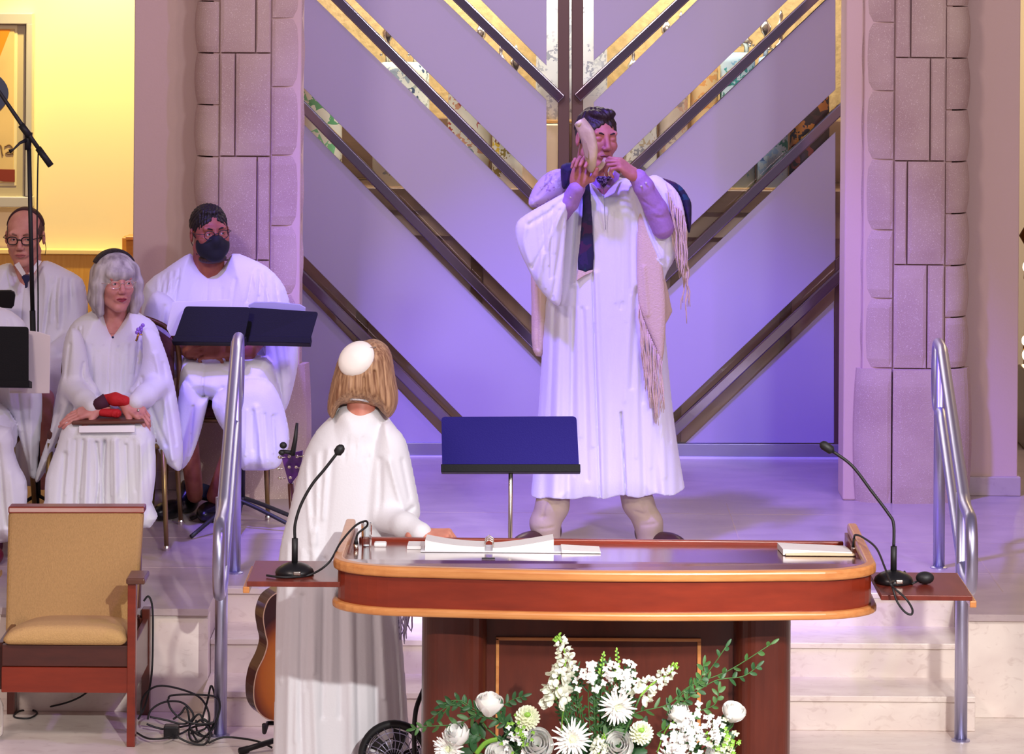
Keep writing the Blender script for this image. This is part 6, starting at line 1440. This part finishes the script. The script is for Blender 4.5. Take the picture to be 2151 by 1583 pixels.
lo, hi = bounds(66, 400, -.55, .32, 640, 1115, -.1); r_ = Fld(lo, hi, .005)
r_.pillow([(216, 650), (237, 704), (272, 652), (300, 662), (325, 680), (338, 715), (345, 780), (340, 880), (150, 880), (130, 790), (134, 720), (148, 684), (170, 664)], Y4 + .01, .125, .15, .008, smooth=2, tb=.12,
          folds=[([(237, 706), (237, 760), (236, 830)], .003, -.006), ([(172, 690), (168, 740), (178, 790)], .006, -.012), ([(300, 690), (312, 750), (300, 800)], .006, -.012), ([(160, 700), (152, 760)], .006, .010), ([(318, 700), (326, 760)], .006, .008), ([(200, 720), (205, 820)], .010, -.006), ([(275, 720), (270, 820)], .010, -.006)] + gather(140, 690, 180, 680, 8, 110, -.1, 15, .0036, .007) + gather(292, 680, 332, 700, 8, 120, .3, 16, .0036, .007) + gather(200, 740, 280, 740, 6, 90, 0, 17, .006, .003))
r_.pillow([(150, 690), (134, 730), (129, 790), (118, 830), (106, 900), (88, 955), (74, 1002), (80, 1012), (98, 985), (128, 922), (148, 880), (172, 850), (202, 838), (206, 815), (190, 790), (182, 740), (170, 700)], Y4 - .17, .055, .07, .008, folds=[([(178, 760), (176, 790), (200, 815)], .006, -.014), ([(150, 830), (110, 940)], .010, .010), ([(130, 850), (95, 960)], .007, -.010), ([(150, 720), (142, 790)], .007, -.008)])
r_.pillow([(300, 690), (330, 700), (348, 740), (362, 790), (374, 850), (384, 930), (381, 985), (364, 984), (342, 962), (318, 912), (306, 872), (294, 842), (270, 822), (286, 800), (300, 750)], Y4 - .16, .06, .07, .008, folds=[([(300, 790), (320, 850), (352, 930)], .008, -.012), ([(330, 740), (352, 850), (366, 960)], .010, .012), ([(345, 760), (372, 930)], .006, -.008), ([(290, 760), (296, 810)], .006, -.010)])
r_.pillow([(160, 850), (200, 838), (270, 836), (304, 856), (318, 900), (322, 940), (300, 960), (180, 960), (140, 940), (140, 900)], -.18, .07, .08, .01, tb=.3, folds=[([(212, 880), (214, 950)], .006, -.014)])
r_.pillow([(138, 884), (178, 884), (205, 886), (222, 886), (262, 884), (300, 884), (322, 925), (326, 1000), (318, 1060), (316, 1108), (92, 1108), (94, 1050), (96, 1000), (118, 940)], -.33, .05, .06, .025, tb=.16, smooth=2, vf=(.008, 52, 2, .5, .1),
          folds=[([(206, 925), (210, 1000), (200, 1100)], .006, -.020), ([(222, 925), (218, 1000), (222, 1100)], .007, -.024), ([(190, 920), (184, 1100)], .012, .014), ([(245, 920), (250, 1100)], .014, .016), ([(268, 930), (272, 1100)], .005, -.014), ([(178, 920), (165, 1100)], .005, -.014), ([(300, 930), (298, 1100)], .010, .010), ([(140, 950), (128, 1100)], .010, -.012)] + gather(140, 920, 320, 920, 12, 170, .15, 18, .005, .006))
r_.chain([(Q(150, 812, -.08), .050), (Q(178, 842, -.22), .042), (Q(196, 855, -.30), .034)], .02).chain([(Q(332, 808, -.08), .050), (Q(304, 832, -.22), .044), (Q(286, 843, -.30), .034)], .02)
v, q = r_.mesh(); rb4 = surf('robe', [(v, q, None)], M_robe, p4)
MB().ball(P(237, 708, -.045), (.005, .004, .005), 10).build('zip_pull', mat('navy_pull', rgb(30, 30, 70), .4), rb4, smooth=True)
bro = MB(); 
for (a, b_) in ((296, 688), (300, 683), (290, 692), (298, 694), (288, 698), (294, 700)): bro.ball(P(a, b_, -.056), (.0085, .005, .0085), 8)
br_ = bro.build('brooch', mat('violet_stones', rgb(150, 110, 220), .2, .2), p4, smooth=True)
MB().tube([P(286, 716, -.056), P(291, 702, -.058), P(301, 704, -.056), P(290, 699, -.056)], .005, 6).build('brooch_stem', mat('gold_pin', rgb(190, 140, 80), .25, .9), br_, smooth=True)
MB().tube([P(224, 840, -.30), P(198, 854, -.31)], [.030, .024], 14).build('maroon_cuff', mat('maroon_cuff', rgb(70, 24, 48), .8), p4, smooth=True)
f = Fld(*bounds(196, 290, -.42, -.2, 812, 888, -.31), .0032)
f.chain([(Q(222, 838, -.29), .020), (Q(242, 838, -.305), .026), (Q(262, 842, -.315), .022)], .01).chain([(Q(214, 866, -.315), .016), (Q(246, 868, -.325), .018)], .01)
for i, a in enumerate(range(214, 274, 6)): f.crease([Q(a, 822, -.33), Q(a + 3, 842, -.345), Q(a - 2, 876, -.34)], .003, .005 if i % 2 else -.004)
v, q = f.mesh(); surf('red_ruffled_cuff', [(v, q, None)], mat('red_knit', rgb(190, 22, 34), .75, bump=.3, bscale=90), p4)
MB().tube([P(288, 861, -.365), P(293, 862, -.365)], .006, 10).build('ring', M_silver, p4, smooth=True)
shoe(195, 1150, -.28, 0, M_blk, p4, 0, .25); shoe(262, 1150, -.28, 0, M_blk, p4, 0, .25)
fo = thing('leather_folder', P(226, 884, -.26), 'brown leather folder on the lap of the grey haired woman', 'folder')
q3 = [P(150, 886, -.385), P(304, 883, -.385), P(298, 868, -.24), P(162, 870, -.24)]
def plate(pts3, th, name, m, par, bev=.003):
    nrm = (pts3[1] - pts3[0]).cross(pts3[3] - pts3[0]).normalized() * th; mb = MB(); vs = [p for p in pts3] + [p - nrm for p in pts3]
    mb.add(vs, [(0, 1, 2, 3), (7, 6, 5, 4), (0, 4, 5, 1), (1, 5, 6, 2), (2, 6, 7, 3), (3, 7, 4, 0)]); return mb.build(name, m, par, bevel=bev)
plate(q3, .012, 'cover', mat('brown_leather_cover', rgb(100, 58, 46), .45), fo, .004)
pp = thing('sheet_music', P(224, 898, -.28), 'white sheets sticking out under the brown folder of the grey haired woman', 'papers')
plate([P(166, 908, -.40), P(283, 907, -.40), P(283, 893, -.385), P(166, 894, -.385)], .004, 'pages', M_paper, pp, .001)

# 5. bald man in glasses
sk5 = skin('skin_pale', rgb(212, 152, 134), rgb(196, 130, 116))
Y5 = 1.22; H5 = head_mat(52, 498, Y5 - .02, -4, 8, 0, 1.04)
k5 = [(P(20, 0, .85).x, .80, .50), (P(100, 0, .85).x, .80, .50)]; t5 = [(P(20, 0, .9).x, .86, .10), (P(100, 0, .9).x, .86, .10)]
bv = seated(58, 600, Y5, k5, t5, 1, [[(Q(-10, 650, Y5 + .04), .035), (Q(-40, 720, Y5 - .08), .03), (Q(0, 740, Y5 - .3), .03)], [(Q(125, 650, Y5 + .04), .035), (Q(150, 720, Y5 - .08), .03), (Q(110, 745, Y5 - .3), .03)]]); hm = head_mesh(fat=.002, jaw=1.0)
p5 = person(None, 'bald person with dark glasses in a white robe and tie, seated behind the microphone stand', sk5, [(bv[0], bv[1], None), (hm[0], hm[1], H5)])
face_parts(H5, p5, mat('light_brow', rgb(140, 100, 84), .7), lip=mat('pink_lip', rgb(176, 100, 98), .4))
f = hair_fld(H5); f.ell((0, .024, .030), (.080, .100, .086), .01).ell((0, -.035, .085), (.070, .090, .085), .006, 's').ell((0, -.10, -.02), (.09, .095, .12), .006, 's').ell((0, .06, -.13), (.12, .12, .08), .01, 's')
for s in (-1, 1): f.ell((s * .088, -.002, -.01), (.02, .022, .034), .006, 's')
v, q = f.mesh(); surf('hair', [(v, q, H5)], hairmat('brown_grey_hair', rgb(110, 82, 74), rgb(80, 58, 54), (60, 60, 30)), p5)
f = hair_fld(H5, (-.14, -.15, -.1), (.14, .16, .19)); f.ell((0, .020, .038), (.082, .102, .090), .004); f.cut(lambda x, y, z: .010 - y - .10 * (z - .06) + 0 * x); f.cut(lambda x, y, z: .045 - z + 0 * x + 0 * y)
v, q = f.mesh(); surf('skullcap', [(v, q, H5)], mat('maroon_cap', rgb(56, 24, 28), .7), p5)
glasses(H5, p5, mat('black_glasses_frame', rgb(20, 16, 20), .3), .0215, .0165, .0024, .7)
lo, hi = bounds(-80, 195, .72, 1.45, 540, 1010, 1.1); r_ = Fld(lo, hi, .006)
r_.pillow([(22, 552), (38, 578), (54, 592), (72, 572), (90, 548), (112, 552), (140, 566), (165, 580), (180, 604), (186, 680), (182, 770), (-60, 770), (-66, 640), (-50, 590), (-10, 562)], Y5 + .02, .14, .18, .01, smooth=2,
          folds=[([(54, 594), (54, 760)], .004, -.008), ([(118, 590), (104, 680), (100, 740)], .007, -.012), ([(150, 585), (160, 660), (150, 740)], .007, -.010), ([(135, 580), (132, 680)], .008, .010), ([(165, 600), (175, 690)], .006, .008), ([(0, 590), (8, 680)], .008, -.01)] + gather(100, 575, 165, 585, 9, 130, .1, 19, .0045, .007))
r_.pillow([(-50, 740), (170, 740), (180, 830), (170, 1000), (-50, 1000), (-60, 830)], .98, .16, .1, .01, tb=.2, vf=(.01, 45, 1, .6, .1))
r_.chain([(Q(148, 640, Y5 - .02), .055), (Q(152, 720, Y5 - .08), .055), (Q(108, 745, Y5 - .30), .045)], .02).chain([(Q(-30, 640, Y5 - .02), .055), (Q(-45, 720, Y5 - .08), .055), (Q(0, 742, Y5 - .30), .045)], .02)
v, q = r_.mesh(); surf('robe', [(v, q, None)], M_robe, p5)
MB().add([P(30, 556, Y5 - .09), P(40, 550, Y5 - .1), P(54, 574, Y5 - .135), P(48, 582, Y5 - .135)], [(0, 1, 2, 3)]).add([P(88, 548, Y5 - .09), P(80, 546, Y5 - .1), P(60, 574, Y5 - .135), P(66, 582, Y5 - .135)], [(0, 1, 2, 3)]).build('shirt_collar', M_paper, p5)
MB().prism([(P(a, b_, 1.08).x, P(a, b_, 1.08).z) for a, b_ in ((46, 580), (50, 577), (62, 577), (65, 584), (58, 594), (57, 604), (54, 604), (53, 594))], -1.10, -1.06, RZ).build('necktie', mat('navy_tie', rgb(26, 24, 70), .6), p5, bevel=.002)
MB().tube(spline([H5 @ Vector((.086, .01, -.02)), H5 @ Vector((.09, .005, -.05)), H5 @ Vector((.08, .03, -.085))], 4), .0016, 6).build('earpiece_wire', M_rubber, p5, smooth=True)
dv = thing('black_folder', P(0, 625, .92), 'small black folder held up at the left edge, below the bald man', 'folder')
slab([(-60, 609), (22, 609), (30, 613), (32, 620), (29, 642), (24, 648), (-60, 640)], .92, .012, 'cover', M_black, dv, .003)

# 6. singer cut off by the left edge
Y6 = .12
k6 = [(P(-110, 0, -.3).x, -.32, .48), (P(-20, 0, -.3).x, -.32, .48)]; t6 = [(P(-110, 0, -.3).x, -.18, .09), (P(-20, 0, -.3).x, -.18, .09)]
bv = seated(-68, 668, Y6, k6, t6, 1, [[(Q(-8, 715, Y6 + .04), .035), (Q(28, 790, Y6 - .06), .03), (Q(-30, 850, Y6 - .28), .026)], [(Q(-125, 715, Y6 + .04), .035), (Q(-155, 790, Y6 - .06), .03), (Q(-110, 850, Y6 - .28), .026)]]); hm = head_mesh(neck=.05)
H6 = head_mat(-70, 585, Y6 - .02, 5, 5, 0, .97); hA = frame(P(-34, 848, -.18), (-.9, -.3, -.2), (0, -.45, .88), 'L', .88); hB = frame(P(-106, 848, -.18), (.9, -.3, -.2), (0, -.45, .88), 'R', .88)
p6 = person(None, 'person in white robe cut off by the left edge, shoulder and lap in view', sk4, [(bv[0], bv[1], None), (hm[0], hm[1], H6), (hflat[0], hflat[1], hA), (hflat[0], hflat[1], hB)])
face_parts(H6, p6, M_hair2)
f = hair_fld(H6); f.ell((0, .024, .042), (.086, .106, .092), .01).ell((0, -.092, -.02), (.070, .060, .096), .008, 's').cap((0, .07, 0), (0, .07, -.06), .06, .05, .02); v, q = f.mesh(); surf('hair', [(v, q, H6)], M_hair2, p6)
lo, hi = bounds(-240, 96, -.55, .32, 630, 1150, -.1); r_ = Fld(lo, hi, .006)
r_.pillow([(-95, 645), (-68, 690), (-40, 645), (5, 646), (38, 664), (58, 690), (66, 740), (66, 860), (-190, 860), (-200, 740), (-180, 690), (-140, 660)], Y6 + .01, .125, .15, .01, smooth=2, tb=.12, folds=[([(30, 668), (46, 700)], .006, -.012), ([(18, 668), (28, 710)], .006, -.01)])
r_.pillow([(0, 760), (50, 740), (66, 790), (88, 828), (86, 900), (80, 960), (77, 1004), (62, 998), (56, 972), (44, 930), (24, 872), (-10, 850), (-30, 820)], Y6 - .17, .06, .07, .008, folds=[([(40, 800), (60, 960)], .008, -.012), ([(70, 830), (70, 980)], .008, .010), ([(20, 820), (44, 900)], .008, .008)])
r_.pillow([(-180, 850), (-60, 836), (0, 850), (24, 880), (32, 900), (24, 950), (-60, 960), (-170, 950)], -.14, .2, .08, .01, tb=.2)
r_.pillow([(-180, 880), (-60, 890), (20, 900), (28, 950), (40, 985), (54, 1012), (55, 1062), (36, 1110), (16, 1138), (-170, 1138), (-190, 1000)], -.36, .07, .09, .01, tb=.16, smooth=2, vf=(.01, 48, 2, .5, .1), folds=[([(0, 930), (18, 1100)], .008, -.015), ([(28, 990), (38, 1090)], .01, .01)])
v, q = r_.mesh(); surf('robe', [(v, q, None)], M_robe, p6)
M_mar = mat('maroon_shoe', rgb(110, 24, 48), .4); shoe(-12, 1180, -.30, math.radians(8), M_mar, p6, 0, .24); shoe(-110, 1180, -.30, 0, M_mar, p6, 0, .24)
